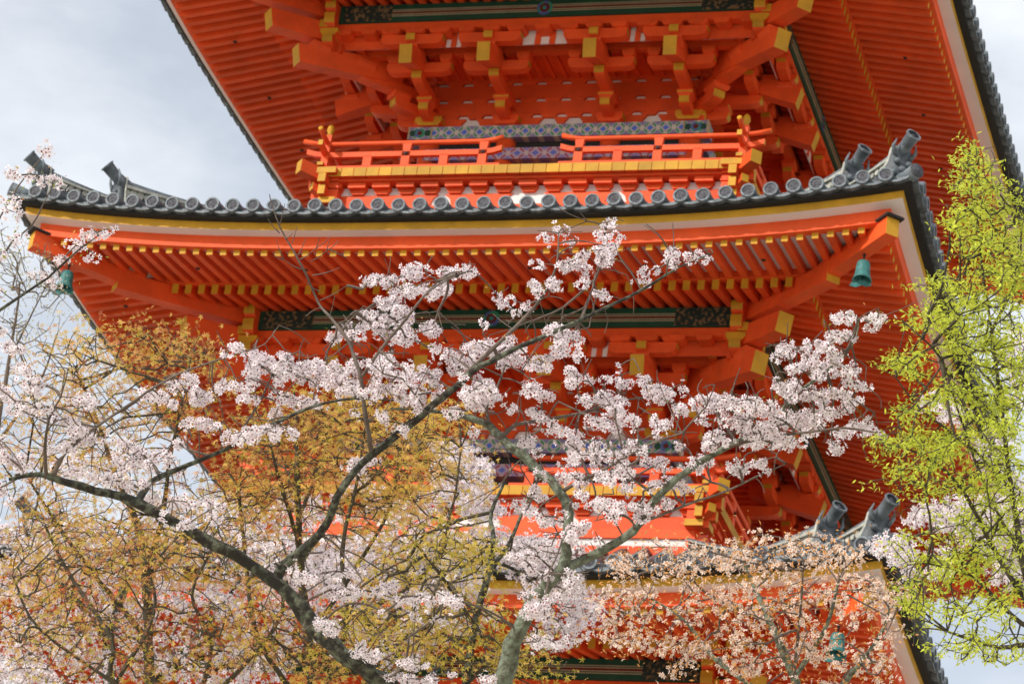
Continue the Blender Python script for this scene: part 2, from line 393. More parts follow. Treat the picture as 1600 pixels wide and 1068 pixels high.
        r = ridge.mesh('hip_ridge'); o_ = oni.mesh('ridge_end_ornament', True); t_ = tb.mesh('ridge_end_tube', True)
        for k in range(4):
            a = obj('hip_ridge', r, pag, k)
            b3 = obj('ridge_end_ornament', o_, a); obj('ridge_end_tube', t_, a)
    hip(5.19/5.3*E, 3.9/5.3*E, .24, (5.36/5.3*E, .965), .085, 1)
    hip(4.51/5.3*E, (wb-.3) if s < 3 else .5, .32, (4.665/5.3*E, 1.21 if s < 3 else 1.4), .10, 1)
    # corner tile on the arris
    mb = MB(); yo = -(E+.15)*s2; z0 = ze+RISE+.15
    mb.tube([(0, yo+.55, z0+.10), (0, yo+.2, z0-.01), (0, yo-.02, z0+.01)], [.08, .085, .09], 'tilelt', 14, capk='tiledisc')
    mb.spin(math.pi/4); me = mb.mesh('corner_tile', True)
    for k in range(4): obj('corner_tile', me, pag, k)
    # hip rafters (diagonal)
    def diag(name, dA, zA, dB, zB, wd, h, end='yel', cap=False, par=None):
        mb = MB(); ya, yb = -dA*s2, -dB*s2
        mb.ext([(x, ya, ze+zA+z) for x, z in ((-wd, -h), (wd, -h), (wd, h), (-wd, h))], [(x, yb, ze+zB+z) for x, z in ((-wd, -h), (wd, -h), (wd, h), (-wd, h))], 'red', c0=None, c1=end)
        if cap:
            yc = ya+(yb-ya)*.62; zc_ = zA+(zB-zA)*.62
            mb.ext([(x, yc, ze+zc_+h+z) for x, z in ((-wd-.03, .002), (wd+.03, .002), (wd+.03, .03), (-wd-.03, .03))], [(x, yb-.05, ze+zB+h+z) for x, z in ((-wd-.03, .002), (wd+.03, .002), (wd+.03, .03), (-wd-.03, .03))], 'black')
        mb.spin(math.pi/4); me = mb.mesh(name)
        for k in range(4): obj(name, me, pag, k)
    q = E/5.3
    diag('hip_rafter', W+.3, .02, 4.39*q, -.23, .088, .115)
    diag('hip_rafter', 4.16*q, -.17, 5.19*q, -.09, .082, .105, cap=True)
    # purlin: painted beam with central lines and scrollwork ends
    pl = MB(); pl.du([(Wp-.17, ze-.27), (Wp, ze-.27), (Wp, ze-.02), (Wp-.17, ze-.02)], -(Wp-.004), Wp-.004, 'green')
    o4 = four('painted_purlin', pl)
    st = MB(); y = Wp+.003
    for z0, z1, kk in ((-.175, -.165, 'cream'), (-.165, -.135, 'dkred'), (-.135, -.125, 'cream'), (-.20, -.19, 'cream'), (-.11, -.10, 'cream')):
        st.box(-(Wp-.95), Wp-.95, y-.004, y+(.0005 if kk == 'dkred' else .001), ze+z0, ze+z1, kk)
    scs = []
    for sx in (-1, 1):
        sc = MB(); a_, b_ = sorted((sx*(Wp-.95), sx*(Wp-.30))); sc.box(a_, b_, y-.004, y+.002, ze-.262, ze-.03, 'orn'); scs.append(sc.mesh('scrollwork_panel'))
    fl = MB(); nn = 20
    for rr, kk, oo in ((.105, 'flow', .004), (.065, 'dkred', .006), (.03, 'flow', .008)):
        fl.tube([(0, -(y-.002), ze-.15), (0, -(y+oo), ze-.15)], rr, kk, 14)
    m1, m3 = st.mesh('painted_line'), fl.mesh('flower_medallion')
    for o in o4: obj('painted_line', m1, o); obj('flower_medallion', m3, o); [obj('scrollwork_panel', m2, o) for m2 in scs]
    # ---- bracketing
    def boat(mb, uc, hw, z0, z1, d0, d1, k='red', ends='yel'):
        """transverse bracket arm: flat top, ends rounded up below"""
        P = [(uc-hw, z1), (uc-hw, z1-(z1-z0)*.45)]
        for j in range(4): a = math.pi/2*j/3; P.append((uc-hw+.10*(1-math.cos(a)), z1-(z1-z0)*.45-(z1-z0)*.55*math.sin(a)))
        Q = [(2*uc-u, z) for u, z in reversed(P)]
        mb.ud(P+Q, d0, d1, k, {0: ends, len(P)*2-2: ends})
    def block(mb, uc, dc, z0, h, hw=.10, k='red'):
        """bearing block: upright top, tapered foot"""
        A = [(uc-hw*.68, z0), (uc+hw*.68, z0), (uc+hw, z0+h*.5), (uc+hw, z0+h), (uc-hw, z0+h), (uc-hw, z0+h*.5)]
        mb.ud(A, dc-hw, dc+hw, k, {1: 'red'})
    def arm_out(mb, uc, d0, d1, z0, z1, hw=.065):
        """arm stepping outward, underside of the tip painted ochre"""
        P = [(d0, z1), (d0, z0)]; n = 6; rr = min(.18, d1-d0-.05)
        for j in range(n+1): a = math.pi/2*j/n; P.append((d1-rr+rr*math.sin(a), z0+(z1-z0)*.6*(1-math.cos(a))))
        P.append((d1, z1))
        em = {len(P)-2: 'yel', len(P)-3: 'yel', len(P)-4: 'yel'}
        mb.du(P, uc-hw, uc+hw, 'red', em)
    P1, P2, P3 = W+.38, W+.78, Wp-.09
    def bracket(uc, corner=False):
        parts = []
        def new(nm): m_ = MB(); parts.append((nm, m_)); return m_
        m_ = new('bearing_block'); m_.ud([(uc-.13, ze-1.18), (uc+.13, ze-1.18), (uc+.17, ze-1.12), (uc+.17, ze-1.05), (uc-.17, ze-1.05), (uc-.17, ze-1.12)], W-.05, W+.20, 'red', {2: 'yel', 4: 'yel'}, c1='yel' if corner else None)
        arm_out(new('bracket_arm'), uc, W, P1+.10, ze-1.13, ze-1.01)
        m_ = new('bearing_block'); block(m_, uc, P1, ze-1.01, .10, .10); m_.box(uc-.102, uc+.102, P1+.085, P1+.103, ze-.955, ze-.935, 'yel')
        arm_out(new('bracket_arm'), uc, W, P2+.10, ze-.91, ze-.78)
        m_ = new('bracket_arm'); boat(m_, uc, .43, ze-.78, ze-.64, P2-.06, P2+.06)
        for du_ in (-.35, 0, .35): block(m_, uc+du_, P2, ze-.64, .115, .085)
        m_ = new('tail_rafter'); dn_, dz = Wp+.10, ze-.82; db, zb_ = W+.45, ze-.50; hw, hh = .085, .12
        m_.du([(db, zb_-hh), (dn_-.03, dz-hh), (dn_+.03, dz+hh), (db, zb_+hh)], uc-hw, uc+hw, 'red', {1: 'yel'})
        m_ = new('bearing_block'); block(m_, uc, P3, ze-.72, .10, .10)
        m_ = new('bracket_arm'); boat(m_, uc, .41, ze-.60, ze-.46, P3-.06, P3+.06)
        for du_ in (-.32, 0, .32): block(m_, uc+du_, P3, ze-.46, .07, .09)
        arm_out(new('bracket_arm'), uc, P2, P3+.13, ze-.60, ze-.48, .06)
        return parts
    colsu = (-W, -ci, ci, W)
    for uc in colsu:
        ps = bracket(uc, abs(uc) == W); ms = [(n_, m_.mesh(n_)) for n_, m_ in ps]
        for k in range(4):
            root = obj('bracket', ms[0][1], pag, k)
            for n_, me in ms[1:]: obj(n_, me, root)
    # corner: diagonal arms and noses
    def ddiag(fn):
        mb = MB(); fn(mb); return mb.spin(math.pi/4)
    cn = []
    cn.append(('bracket_arm', ddiag(lambda m_: arm_out(m_, 0, W*s2, (P1+.06)*s2, ze-1.05, ze-.92, .08))))
    cn.append(('bearing_block', ddiag(lambda m_: block(m_, 0, P1*s2, ze-.92, .09, .12))))
    cn.append(('bracket_arm', ddiag(lambda m_: arm_out(m_, 0, W*s2, (P2+.06)*s2, ze-.84, ze-.70, .08))))
    cn.append(('bearing_block', ddiag(lambda m_: block(m_, 0, P2*s2, ze-.70, .11, .13))))
    dn3 = Wp+.18
    cn.append(('tail_rafter', ddiag(lambda m_: m_.du([((W+.4)*s2, ze-.72), (dn3*s2-.03, ze-.97), (dn3*s2+.03, ze-.72), ((W+.4)*s2, ze-.40)], -.095, .095, 'red', {1: 'yel'}))))
    dn4 = Wp+.50
    cn.append(('tail_rafter', ddiag(lambda m_: m_.du([((W+.5)*s2, ze-.42), (dn4*s2-.03, ze-.62), (dn4*s2+.03, ze-.38), ((W+.5)*s2, ze-.14)], -.10, .10, 'red', {1: 'yel'}))))
    cn.append(('bearing_block', ddiag(lambda m_: block(m_, 0, (Wp-.02)*s2, ze-.72, .12, .13))))
    ms = [(n_, m_.mesh(n_)) for n_, m_ in cn]
    for k in range(4):
        root = obj('bracket', ms[0][1], pag, k)
        for n_, me in ms[1:]: obj(n_, me, root)
    # crossing beam noses at the purlin corner
    for sx in (-1, 1):
        m_ = MB(); uc = sx*(Wp-.17)
        arm_out(m_, uc, Wp-.1, Wp+.16, ze-.40, ze-.20, .07); arm_out(m_, uc, Wp-.1, Wp+.20, ze-.19, ze-.03, .07)
        block(m_, uc, Wp-.02, ze-.50, .10, .12, 'yel')
        arm_out(m_, uc, Wp-.3, Wp+.12, ze-.64, ze-.50, .07)
        four('corner_nose', m_)
    # long beams tying the brackets
    m_ = MB(); m_.box(-(P3+.20), P3+.20, P3-.06, P3+.06, ze-.385, ze-.275, 'red', ends='yel'); 
    for i in range(-9, 10): block(m_, i*.33, P3, ze-.455, .07, .10)
    four('tie_beam', m_)
    m_ = MB(); mid_ = (ci+W)/2; db2 = P3-.10
    m_.box(-P3, P3, db2-.02, db2, ze-.56, ze-.28, 'white')
    for u0_, u1_ in ((-P3, -mid_-.10), (-mid_+.10, -.29), (.29, mid_-.10), (mid_+.10, P3)): m_.box(u0_, u1_, db2, db2+.012, ze-.57, ze-.275, 'red')
    for u_, hw_ in ((-.095, .038), (.095, .038), (-mid_, .035), (mid_, .035)): m_.box(u_-hw_, u_+hw_, db2, db2+.014, ze-.57, ze-.275, 'red')
    four('plaster_panel', m_)
    m_ = MB(); m_.box(-(P2+.22), P2+.22, P2-.05, P2+.05, ze-.525, ze-.40, 'red', ends='yel'); four('tie_beam', m_)
    m_ = MB(); m_.box(-P2, P2, P2-.045, P2-.03, ze-.42, ze-.05, 'white')
    four('plaster_panel', m_)
    m_ = MB()
    n_ = int(P2*2/.17)
    for i in range(n_):
        u = (i-(n_-1)/2)*.17
        if abs(abs(u)-ci) < .30 or abs(u) < .30: continue
        m_.box(u-.06, u+.06, P2-.03, P2-.01, ze-.41, ze-.06, 'red')
    for u in (-.085, .085, -.22, .22): m_.box(u-.03, u+.03, P2-.03, P2-.01, ze-.41, ze-.06, 'red')
    for u in (-ci, ci): m_.box(u-.2, u+.2, P2-.03, P2-.01, ze-.41, ze-.06, 'red')
    four('strut', m_)
    # slatted small ceilings between the steps
    m_ = MB(); m_.box(-P3, P3, P2+.05, P3-.06, ze-.27, ze-.25, 'red')
    for i in range(-18, 19): m_.box(i*.16-.025, i*.16+.025, P2+.05, P3-.06, ze-.30, ze-.272, 'red')
    m_.box(-P2, P2, W, P2-.05, ze-.42, ze-.40, 'red')
    for i in range(-16, 17): m_.box(i*.16-.025, i*.16+.025, W+.05, P2-.05, ze-.45, ze-.422, 'red')
    four('slatted_ceiling', m_)
    # ---- wall: bands, slit rows with bearing blocks, beams
    zb0 = ze-1.36; e_ = W+.26; db_ = W+.15
    for ks, el in (((0, 2), e_), ((1, 3), W+.10)):
        m_ = MB(); m_.box(-el+.30, el-.30, W-.1, db_, zb0, zb0+.18, 'band'); me = m_.mesh('painted_band')
        ob = [obj('painted_band', me, pag, k) for k in ks]
        for sx in (-1, 1):
            m_ = MB(); a_, b_ = sorted((sx*(el-.30), sx*el)); m_.box(a_, b_, W-.1, db_+.002, zb0, zb0+.18, 'band')
            uc = sx*(el-.155)
            for q_ in range(2): m_.tube([(uc+(q_*2-1)*.10, -(db_), zb0+.09), (uc+(q_*2-1)*.10, -(db_+.006), zb0+.09)], .045, 'green', 10)
            m_.tube([(uc, -(db_), zb0+.09), (uc, -(db_+.008), zb0+.09)], .07, 'flow', 12)
            m_.tube([(uc, -(db_), zb0+.09), (uc, -(db_+.011), zb0+.09)], .035, 'dkred', 10)
            for uu in (sx*(el-.005), sx*(el-.31)): m_.box(uu-.01, uu+.01, W+.04, db_+.012, zb0, zb0+.18, 'cream')
            me = m_.mesh('band_end')
            for o in ob: obj('band_end', me, o)
    m_ = MB(); m_.box(-W, W, W-.1, W+.02, zb0-.15, zb0, 'dark'); m_.box(-W-.02, W+.02, W-.1, W+.14, zb0-.31, zb0-.15, 'tie'); four('painted_band', m_)
    m_ = MB(); m_.box(-W, W, W-.12, W-.0, ze-1.19, ze+.1, 'white'); four('plaster_panel', m_)
    m_ = MB()
    # row of boat arms with arched gaps
    if True:
        mid = (ci+W)/2; gaps = [-mid, -.17, .17, mid]; edges = [-W-.05]+gaps+[W+.05]; gw = .115
        for i in range(len(edges)-1):
            a, b2 = edges[i]+(gw if i else 0), edges[i+1]-(gw if i < len(edges)-2 else 0)
            Q = [(a-.045 if i else a, ze-1.01), (a-.03 if i else a, ze-1.035), (a, ze-1.07), (a+.012 if i else a, ze-1.12), (a+.022 if i else a, ze-1.15), (a+.05 if i else a, ze-1.179)]
            Rr = [(b2-.05 if i < len(edges)-2 else b2, ze-1.179), (b2-.022 if i < len(edges)-2 else b2, ze-1.15), (b2-.012 if i < len(edges)-2 else b2, ze-1.12), (b2, ze-1.07), (b2+.03 if i < len(edges)-2 else b2, ze-1.035), (b2+.045 if i < len(edges)-2 else b2, ze-1.01)]
            m_.ud(Q+Rr, W, W+.04, 'red')
    for r_, (z0, z1) in enumerate(((-.955, -.775), (-.72, -.525), (-.47, -.20))):
        m_.box(-W-.06, W+.06, W, W+.045, ze+z0, ze+z1, 'red')
        zz = z0-.055; off = .0 if r_ % 2 == 0 else .02
        for i in range(-7, 8):
            u = i*.33+off+.165
            if abs(u) < W: m_.ud([(u-.075, ze+zz), (u+.075, ze+zz), (u+.12, ze+zz+.055), (u-.12, ze+zz+.055)], W, W+.04, 'red')
    four('wall_beam', m_)
    # core walls, columns, doors
    zfloor = stripz+.12
    m_ = MB(); m_.box(-W+.1, W-.1, -W+.1, W-.1, zfloor-1.0, ze+.6, 'red'); obj('wall', m_, pag)
    col = MB(); col.tube([(0, 0, zfloor-.3), (0, 0, ze-1.15)], .135, 'red', 14); cme = col.mesh('column', True)
    for k in range(4):
        c_, s_ = [(1, 0), (0, 1), (-1, 0), (0, -1)][k]
        for uc in (-W, -ci, ci):
            o = obj('column', cme, pag); x, y = uc, -W; o.location = (x*c_-y*s_, x*s_+y*c_, 0)
    m_ = MB(); m_.box(-ci+.14, ci-.14, W-.1, W-.02, zfloor, zb0-.31, 'door')
    for i in range(-4, 5): m_.box(i*.12-.008, i*.12+.008, W-.03, W-.012, zfloor+.05, zb0-.35, 'brass')
    four('door', m_)
    m_ = MB()
    for a, b2 in ((ci+.14, W-.14), (-W+.14, -ci-.14)):
        m_.box(a, b2, W-.1, W-.03, zfloor, zb0-.31, 'white')
        for q_ in range(6): uu = a+(b2-a)*(q_+.5)/6; m_.box(uu-.03, uu+.03, W-.05, W, zfloor+.12, zb0-.33, 'green')
    four('lattice_window', m_)
    # ---- balcony
    if s == 1:
        m_ = MB(); m_.box(-wb-.35, wb+.35, -wb-.35, wb+.35, -.6, 1.05, 'stone'); obj('stone_platform', m_, pag)
        m_ = MB(); m_.box(-W+.05, W-.05, -W+.05, W-.05, 1.05, 3.0, 'red'); obj('wall', m_, pag)
        return dict(ze=ze, E=E)
    zs = stripz
    m_ = MB(); m_.box(-wb+.12, wb-.12, W-.1, wb-.12, zs+.005, zs+.11, 'red'); n_ = int(2*wb/.163); pw = 2*wb/n_
    for i in range(n_):
        u = -wb+pw*(i+.5); m_.box(u-pw/2+.004, u+pw/2-.004, wb-.5 if abs(u) < wb-.5 else abs(u), wb, zs, zs+.12, 'red', front='yel')
    four('balcony_floor', m_)
    m_ = MB(); dS = wb-.20
    m_.box(-wb+.05, wb-.05, dS-.1, wb-.07, zs-.035, zs-.002, 'red')
    n_ = int(2*dS/.32)
    for i in range(n_+1):
        u = (i-n_/2)*.32
        m_.box(u-.115, u+.115, dS-.05, dS+.09, zs-.105, zs-.036, 'red')
        m_.ud([(u-.075, zs-.165), (u+.075, zs-.165), (u+.115, zs-.106), (u-.115, zs-.106)], dS-.1, dS+.02, 'red')
    # boat arm row with plaster gaps
    g = [(-1.13, .11), (0, .27), (1.13, .11)]; prev = -dS-.02
    for gc, gh in g+[(None, None)]:
        nxt = gc-gh if gc is not None else dS+.02
        l1, r1 = prev, nxt
        f1 = 1 if prev > -dS else 0; f2 = 1 if gc is not None else 0
        Q = [(l1-.07*f1, zs-.17), (l1-.045*f1, zs-.19), (l1-.01*f1, zs-.22), (l1+.01*f1, zs-.26), (l1+.02*f1, zs-.30), (l1+.05*f1, zs-.352)]
        Rr = [(r1-.05*f2, zs-.352), (r1-.02*f2, zs-.30), (r1-.01*f2, zs-.26), (r1+.01*f2, zs-.22), (r1+.045*f2, zs-.19), (r1+.07*f2, zs-.17)]
        m_.ud(Q+Rr, dS-.1, dS-.01, 'red')
        if gc is not None: prev = gc+gh
    m_.box(-dS, dS, dS-.1, dS+.045, zs-.47, zs-.355, 'red'); m_.box(-dS, dS, dS-.1, dS+.012, zs-.555, zs-.471, 'white'); m_.box(-dS-.03, dS+.03, dS-.1, dS+.02, zs-.80, zs-.56, 'red')
    for u_ in (-dS, -1.13, -.56, 0, .56, 1.13, dS): m_.box(u_-.10, u_+.10, dS-.02, dS+.022, zs-.555, zs-.471, 'red')
    four('skirt_beam', m_)
    m_ = MB(); m_.box(-dS+.02, dS-.02, dS-.2, dS-.03, zs-.8, zs-.06, 'white'); four('plaster_panel', m_)
    # crossing beam ends at the balcony corners, ochre end grain
    for sx in (-1, 1):
        m_ = MB(); uc = sx*(wb-.13)
        m_.box(uc-.05, uc+.05, dS-.1, wb+.10, zs-.12, zs-.004, 'red', front='yel')
        m_.box(uc-.16, uc+.16, dS, wb+.07, zs+.02, zs+.10, 'red', front='yel')
        m_.box(uc-.045, uc+.045, dS-.1, wb+.05, zs-.27, zs-.14, 'red', front='yel')
        m_.box(uc-.11+sx*-.06, uc+.11+sx*-.06, dS-.1, wb-.02, zs-.36, zs-.28, 'red', front='yel')
        four('beam_end', m_)
    m_ = MB(); m_.ext([(x, -(wb-.4)*s2, zs+z) for x, z in ((-.075, -.10), (.075, -.10), (.075, .06), (-.075, .06))], [(x, -(wb+.17)*s2, zs+.05+z) for x, z in ((-.075, -.08), (.075, -.08), (.075, .09), (-.075, .09))], 'red', c1='yel')
    m_.ext([(x, -(wb-.5)*s2, zs-.55+z) for x, z in ((-.05, 0), (.05, 0), (.05, .1), (-.05, .1))], [(x, -(wb+.02)*s2, zs-.2+z) for x, z in ((-.05, 0), (.05, 0), (.05, .1), (-.05, .1))], 'red', c1='yel')
    m_.spin(math.pi/4); four('corner_nose', m_)
    # railing
    dr = wb-.07; zt_, zm = zs+.50, zs+.335; gp = .38; rl = []
    for sx in (-1, 1):
        for zz, rr, round_, ext_ in ((zt_, .033, True, .33), (zm, .033, False, .26)):
            m_ = MB(); pts = [(sx*gp, zz+.055), (sx*(gp+.12), zz+.018), (sx*(gp+.26), zz), (sx*(gp+1.2), zz), (sx*(dr-.05), zz), (sx*(dr+ext_*.5), zz+.02), (sx*(dr+ext_), zz+.055)]
            if round_: m_.tube([(u, -dr, z) for u, z in pts], rr, 'red', 10, capk='yel')
            else:
                for i in range(len(pts)-1):
                    (ua, za), (ub, zb_) = pts[i], pts[i+1]
                    m_.ext([(ua, -dr+y, za+z) for y, z in ((-.03, -.035), (.03, -.035), (.03, .035), (-.03, .035))], [(ub, -dr+y, zb_+z) for y, z in ((-.03, -.035), (.03, -.035), (.03, .035), (-.03, .035))], 'red', c0='yel' if i == 0 else None, c1='yel' if i == len(pts)-2 else None)
            rl.append((m_.mesh('rail', round_)))
        m_ = MB(); a_, b_ = sorted((sx*gp, sx*(dr+.16))); m_.box(a_, b_, dr-.04, dr+.04, zs+.121, zs+.165, 'red', ends='yel'); rl.append(m_.mesh('rail'))
    bl = []
    for sx in (-1, 1):
        q_ = 0; u = gp+.24
        while u < dr-.2:
            m_ = MB(); tall = q_ % 2 == 0
            m_.box(sx*u-.055, sx*u+.055, dr-.035, dr+.03, zs+.165, zm-.02 if not tall else zm+.03, 'red')
            if tall:
                m_.ud([(sx*u-.045, zm+.03), (sx*u+.045, zm+.03), (sx*u+.06, zt_-.02), (sx*u-.06, zt_-.02)], dr-.03, dr+.028, 'red')
                m_.tube([(sx*u, -dr-.028, zm), (sx*u, -dr-.045, zm)], .022, 'black', 8)
            bl.append(m_.mesh('baluster')); u += .505; q_ += 1
    pst = MB(); pst.box(dr-.045, dr+.045, dr-.045, dr+.045, zs+.12, zs+.62, 'red')
    fin = MB(); fin.tube([(dr, -dr, zs+.62), (dr, -dr, zs+.66), (dr, -dr, zs+.70), (dr, -dr, zs+.76), (dr, -dr, zs+.80)], [.05, .03, .05, .04, .005], 'yel', 10)
    pm, fm = pst.mesh('post'), fin.mesh('finial', True)
    for k in range(4):
        root = obj('railing', pm, pag, k); obj('finial', fm, root)
        for me in rl: obj('rail', me, root)
        for me in bl: obj('baluster', me, root)
    return dict(ze=ze, E=E)

info = {s: storey(s) for s in (1, 2, 3)}
for nm, mb in rest.items(): obj(nm, mb, pag, kind='stuff')
# spire on the top roof (above the frame)
sp_ = MB(); zt0 = info[3]['ze']+3.6
sp_.box(-.45, .45, -.45, .45, zt0-.1, zt0+.35, 'tile')
sp_.tube([(0, 0, zt0+.35), (0, 0, zt0+7.5)], .06, 'patina', 8)
for i in range(9): z = zt0+1.2+i*.5; sp_.tube([(0, 0, z-.03), (0, 0, z+.03)], .42-.02*i, 'patina', 16)
sp_.tube([(0, 0, zt0+6.6), (0, 0, zt0+6.9), (0, 0, zt0+7.3), (0, 0, zt0+7.8)], [.05, .16, .12, .01], 'patina', 12)
obj('spire', sp_, pag)

# wind bells under the hip rafters
def bell(x, y, z, label):
    o = bpy.data.objects.new('wind_bell', None); C.objects.link(o); o.location = (x, y, z)
    tag(o, label, 'wind bell', 'bronze wind bells under the eave corners')
    o.scale = (.88, .88, .88)
    hk = MB(); hk.tube([(0, 0, .0), (0, 0, -.05), (0, 0, -.13)], [.022, .012, .014], 'black', 6); obj('hook', hk, o)
    b = MB(); n = 16; rings = []
    prof = [(.02, -.115), (.075, -.12), (.088, -.16), (.092, -.25), (.105, -.33), (.13, -.40)]
    for r, zz in prof:
        rings.append([(r*math.cos(2*math.pi*j/n), r*math.sin(2*math.pi*j/n), zz+(.03*abs(math.sin(2*math.pi*j/n*1.0)) if r > .12 else 0)) for j in range(n)])
    inner = [[(p[0]*.93, p[1]*.93, p[2]-.001) for p in r] for r in rings[::-1]]
    allr = rings+inner; base = 0
    for r in allr: b.v += r
    for i in range(len(allr)-1):
        for j in range(n): b.f.append((i*n+j, i*n+(j+1) % n, (i+1)*n+(j+1) % n, (i+1)*n+j)); b.m.append(b.mi('patina'))
    b.f.append(tuple(range(n))); b.m.append(0)
    obj('bell_body', b, o, smooth=True)
    c = MB(); c.tube([(0, 0, -.15), (0, 0, -.40)], .006, 'black', 5)
    P = [(-.02, -.37), (.10, -.39), (.13, -.43), (.06, -.46), (0, -.45), (-.07, -.49), (-.15, -.48), (-.13, -.43), (-.06, -.42)]
    a = YAW
    c.ext([(px*math.cos(a), px*math.sin(a)-.004, zz) for px, zz in P], [(px*math.cos(a), px*math.sin(a)+.004, zz) for px, zz in P], 'patina')
    obj('clapper', c, o)
for s, sx, lab in ((2, 1, 'green bronze wind bell under the right corner of the middle roof'), (2, -1, 'green bronze wind bell under the left corner of the middle roof behind blossom'),
                   (1, 1, 'green bronze wind bell under the right corner of the lowest roof behind orange leaved cherry')):
    q = info[s]['E']/5.3; bell(sx*4.82*q, -4.82*q, 10.2+info[s]['ze']-.22, lab)
# ---------------------------------------------------------------- trees
def at(px, py, t):
    """point seen at pixel (px, py) of the 1600x1068 frame, t metres along the view axis"""
    return np.array(CAM + fw*t + cr*((px-800)/FPX*t) - cu*((py-534)/FPX*t))
NR = np.random.default_rng(5)
def nmesh(name, V, F, mi, mats, smooth=False):
    """V (n,3); F list of (m,k) index arrays; mi list of (m,) material indices"""
    me = bpy.data.meshes.new(name)
    nl = sum(f.size for f in F); nf = sum(len(f) for f in F)
    me.vertices.add(len(V)); me.vertices.foreach_set('co', np.asarray(V, np.float32).ravel())
    me.loops.add(nl); me.polygons.add(nf)
    me.loops.foreach_set('vertex_index', np.concatenate([f.ravel() for f in F]).astype(np.int32))
    tot = np.concatenate([np.full(len(f), f.shape[1]) for f in F]); st = np.concatenate([[0], np.cumsum(tot)[:-1]])
    me.polygons.foreach_set('loop_start', st.astype(np.int32))
    for m in mats: me.materials.append(M[m])
    me.polygons.foreach_set('material_index', np.concatenate(mi).astype(np.int32))
    if smooth: me.polygons.foreach_set('use_smooth', [True]*nf)
    me.update(calc_edges=True); me.validate(); return me
def rots(nrm, n):
    """random rotation matrices whose z axis is nrm"""
    z = nrm/np.linalg.norm(nrm, axis=1, keepdims=True)
    a = NR.normal(size=(n, 3)); x = np.cross(a, z); x /= np.linalg.norm(x, axis=1, keepdims=True)
    y = np.cross(z, x); return np.stack([x, y, z], axis=2)
class Inst:
    def __init__(s): s.V = []; s.F = {}; s.n = 0; s.mats = []
    def add(s, base, faces, pos, nrm, size, matn):
        n = len(pos)
        if n == 0: return
        Rm = rots(nrm, n); B = np.asarray(base)
        P = np.einsum('nij,vj->nvi', Rm, B)*np.asarray(size).reshape(-1, 1, 1)+pos[:, None, :]
        s.V.append(P.reshape(-1, 3)); off = s.n+np.arange(n)*len(B)
        for f, mm in zip(faces, matn):
            if mm not in s.mats: s.mats.append(mm)
            a = off[:, None]+np.array(f)[None, :]
            s.F.setdefault(len(f), []).append((a, np.full(n, s.mats.index(mm))))
        s.n += n*len(B)
    def obj(s, name, parent):
        F = []; mi = []
        for k in s.F:
            F.append(np.concatenate([a for a, _ in s.F[k]])); mi.append(np.concatenate([b for _, b in s.F[k]]))
        me = nmesh(name, np.concatenate(s.V)-np.array(parent.location), F, mi, s.mats)
        return obj(name, me, parent)
# a blossom: five cupped notched petals and a dark rosy centre
fb_v, fb_f, fb_m = [], [], []
for i in range(5):
    a = 2*math.pi*i/5; b = len(fb_v)
    fb_v += [(0, 0, 0), (.62*math.cos(a-.50), .62*math.sin(a-.50), .20), (1.0*math.cos(a-.16), 1.0*math.sin(a-.16), .38), (.88*math.cos(a), .88*math.sin(a), .30), (1.0*math.cos(a+.16), 1.0*math.sin(a+.16), .38), (.62*math.cos(a+.50), .62*math.sin(a+.50), .20)]
    fb_f += [(b, b+1, b+2, b+3), (b, b+3, b+4, b+5)]; fb_m += ['petal', 'petal']
b = len(fb_v); fb_v += [(.29*math.cos(2*math.pi*i/5+.6), .29*math.sin(2*math.pi*i/5+.6), .21) for i in range(5)]; fb_f.append(tuple(range(b, b+5))); fb_m.append('stamen')
# a young maple leaf: five pointed lobes, drooping
ml_v, ml_f = [(0, 0, 0)], []
for a, r in ((-1.9, .55), (-.95, .85), (0, 1.05), (.95, .85), (1.9, .55)):
    b = len(ml_v); ml_v += [(.42*r*math.cos(a-.30), .42*r*math.sin(a-.30), -.02), (r*math.cos(a), r*math.sin(a), -.22*r), (.42*r*math.cos(a+.30), .42*r*math.sin(a+.30), -.02)]
    ml_f.append((0, b, b+1, b+2))
# a narrow folded leaf
nl_v = [(0, 0, 0), (.5, .17, .05), (1, 0, -.12), (.5, -.17, .05), (.5, 0, -.02)]; nl_f = [(0, 4, 2, 1), (0, 3, 2, 4)]

def lc(k, c, tr=.35, var=.15, rough=.6): M[k] = mat(k, c, rough, var, 1.6, transl=tr)
lc('petal', (0.94, 0.865, 0.89), .32, .04); lc('petal_soft', (0.93, 0.86, 0.88), .36, .05); lc('petal_peach', (0.93, 0.76, 0.64), .36, .08)
lc('stamen', (0.24, 0.025, 0.06), .1); lc('stamen_red', (0.50, 0.16, 0.06), .1)
lc('leaf_amber', (0.84, 0.56, 0.13), .42); lc('leaf_orange', (0.80, 0.42, 0.14), .42); lc('leaf_rust', (0.50, 0.18, 0.08)); lc('leaf_olive', (0.62, 0.50, 0.07), .42)
lc('leaf_lime', (0.74, 0.80, 0.09), .47); lc('leaf_lime_dark', (0.50, 0.58, 0.08), .42); lc('leaf_pale', (0.55, 0.52, 0.32), .35); lc('leaf_copper', (0.85, 0.40, 0.12), .4); lc('leaf_young', (0.34, 0.38, 0.04), .4)
M['bark'] = mat('lichened_bark', (0.135, 0.145, 0.10), 0.95, 0.3, 20.0, 1.0, 45, col2=(0.038, 0.033, 0.027), fac=(0.46, 0.66), grime=.5)
M['bark_pale'] = mat('pale_lichened_bark', (0.18, 0.205, 0.15), 0.95, 0.2, 22.0, 1.0, 45, col2=(0.085, 0.08, 0.055), fac=(0.36, 0.60), grime=.5)
M['twig'] = mat('twig_bark', (0.17, 0.13, 0.105), 0.85, 0.25, 8.0, 0.4, 60)
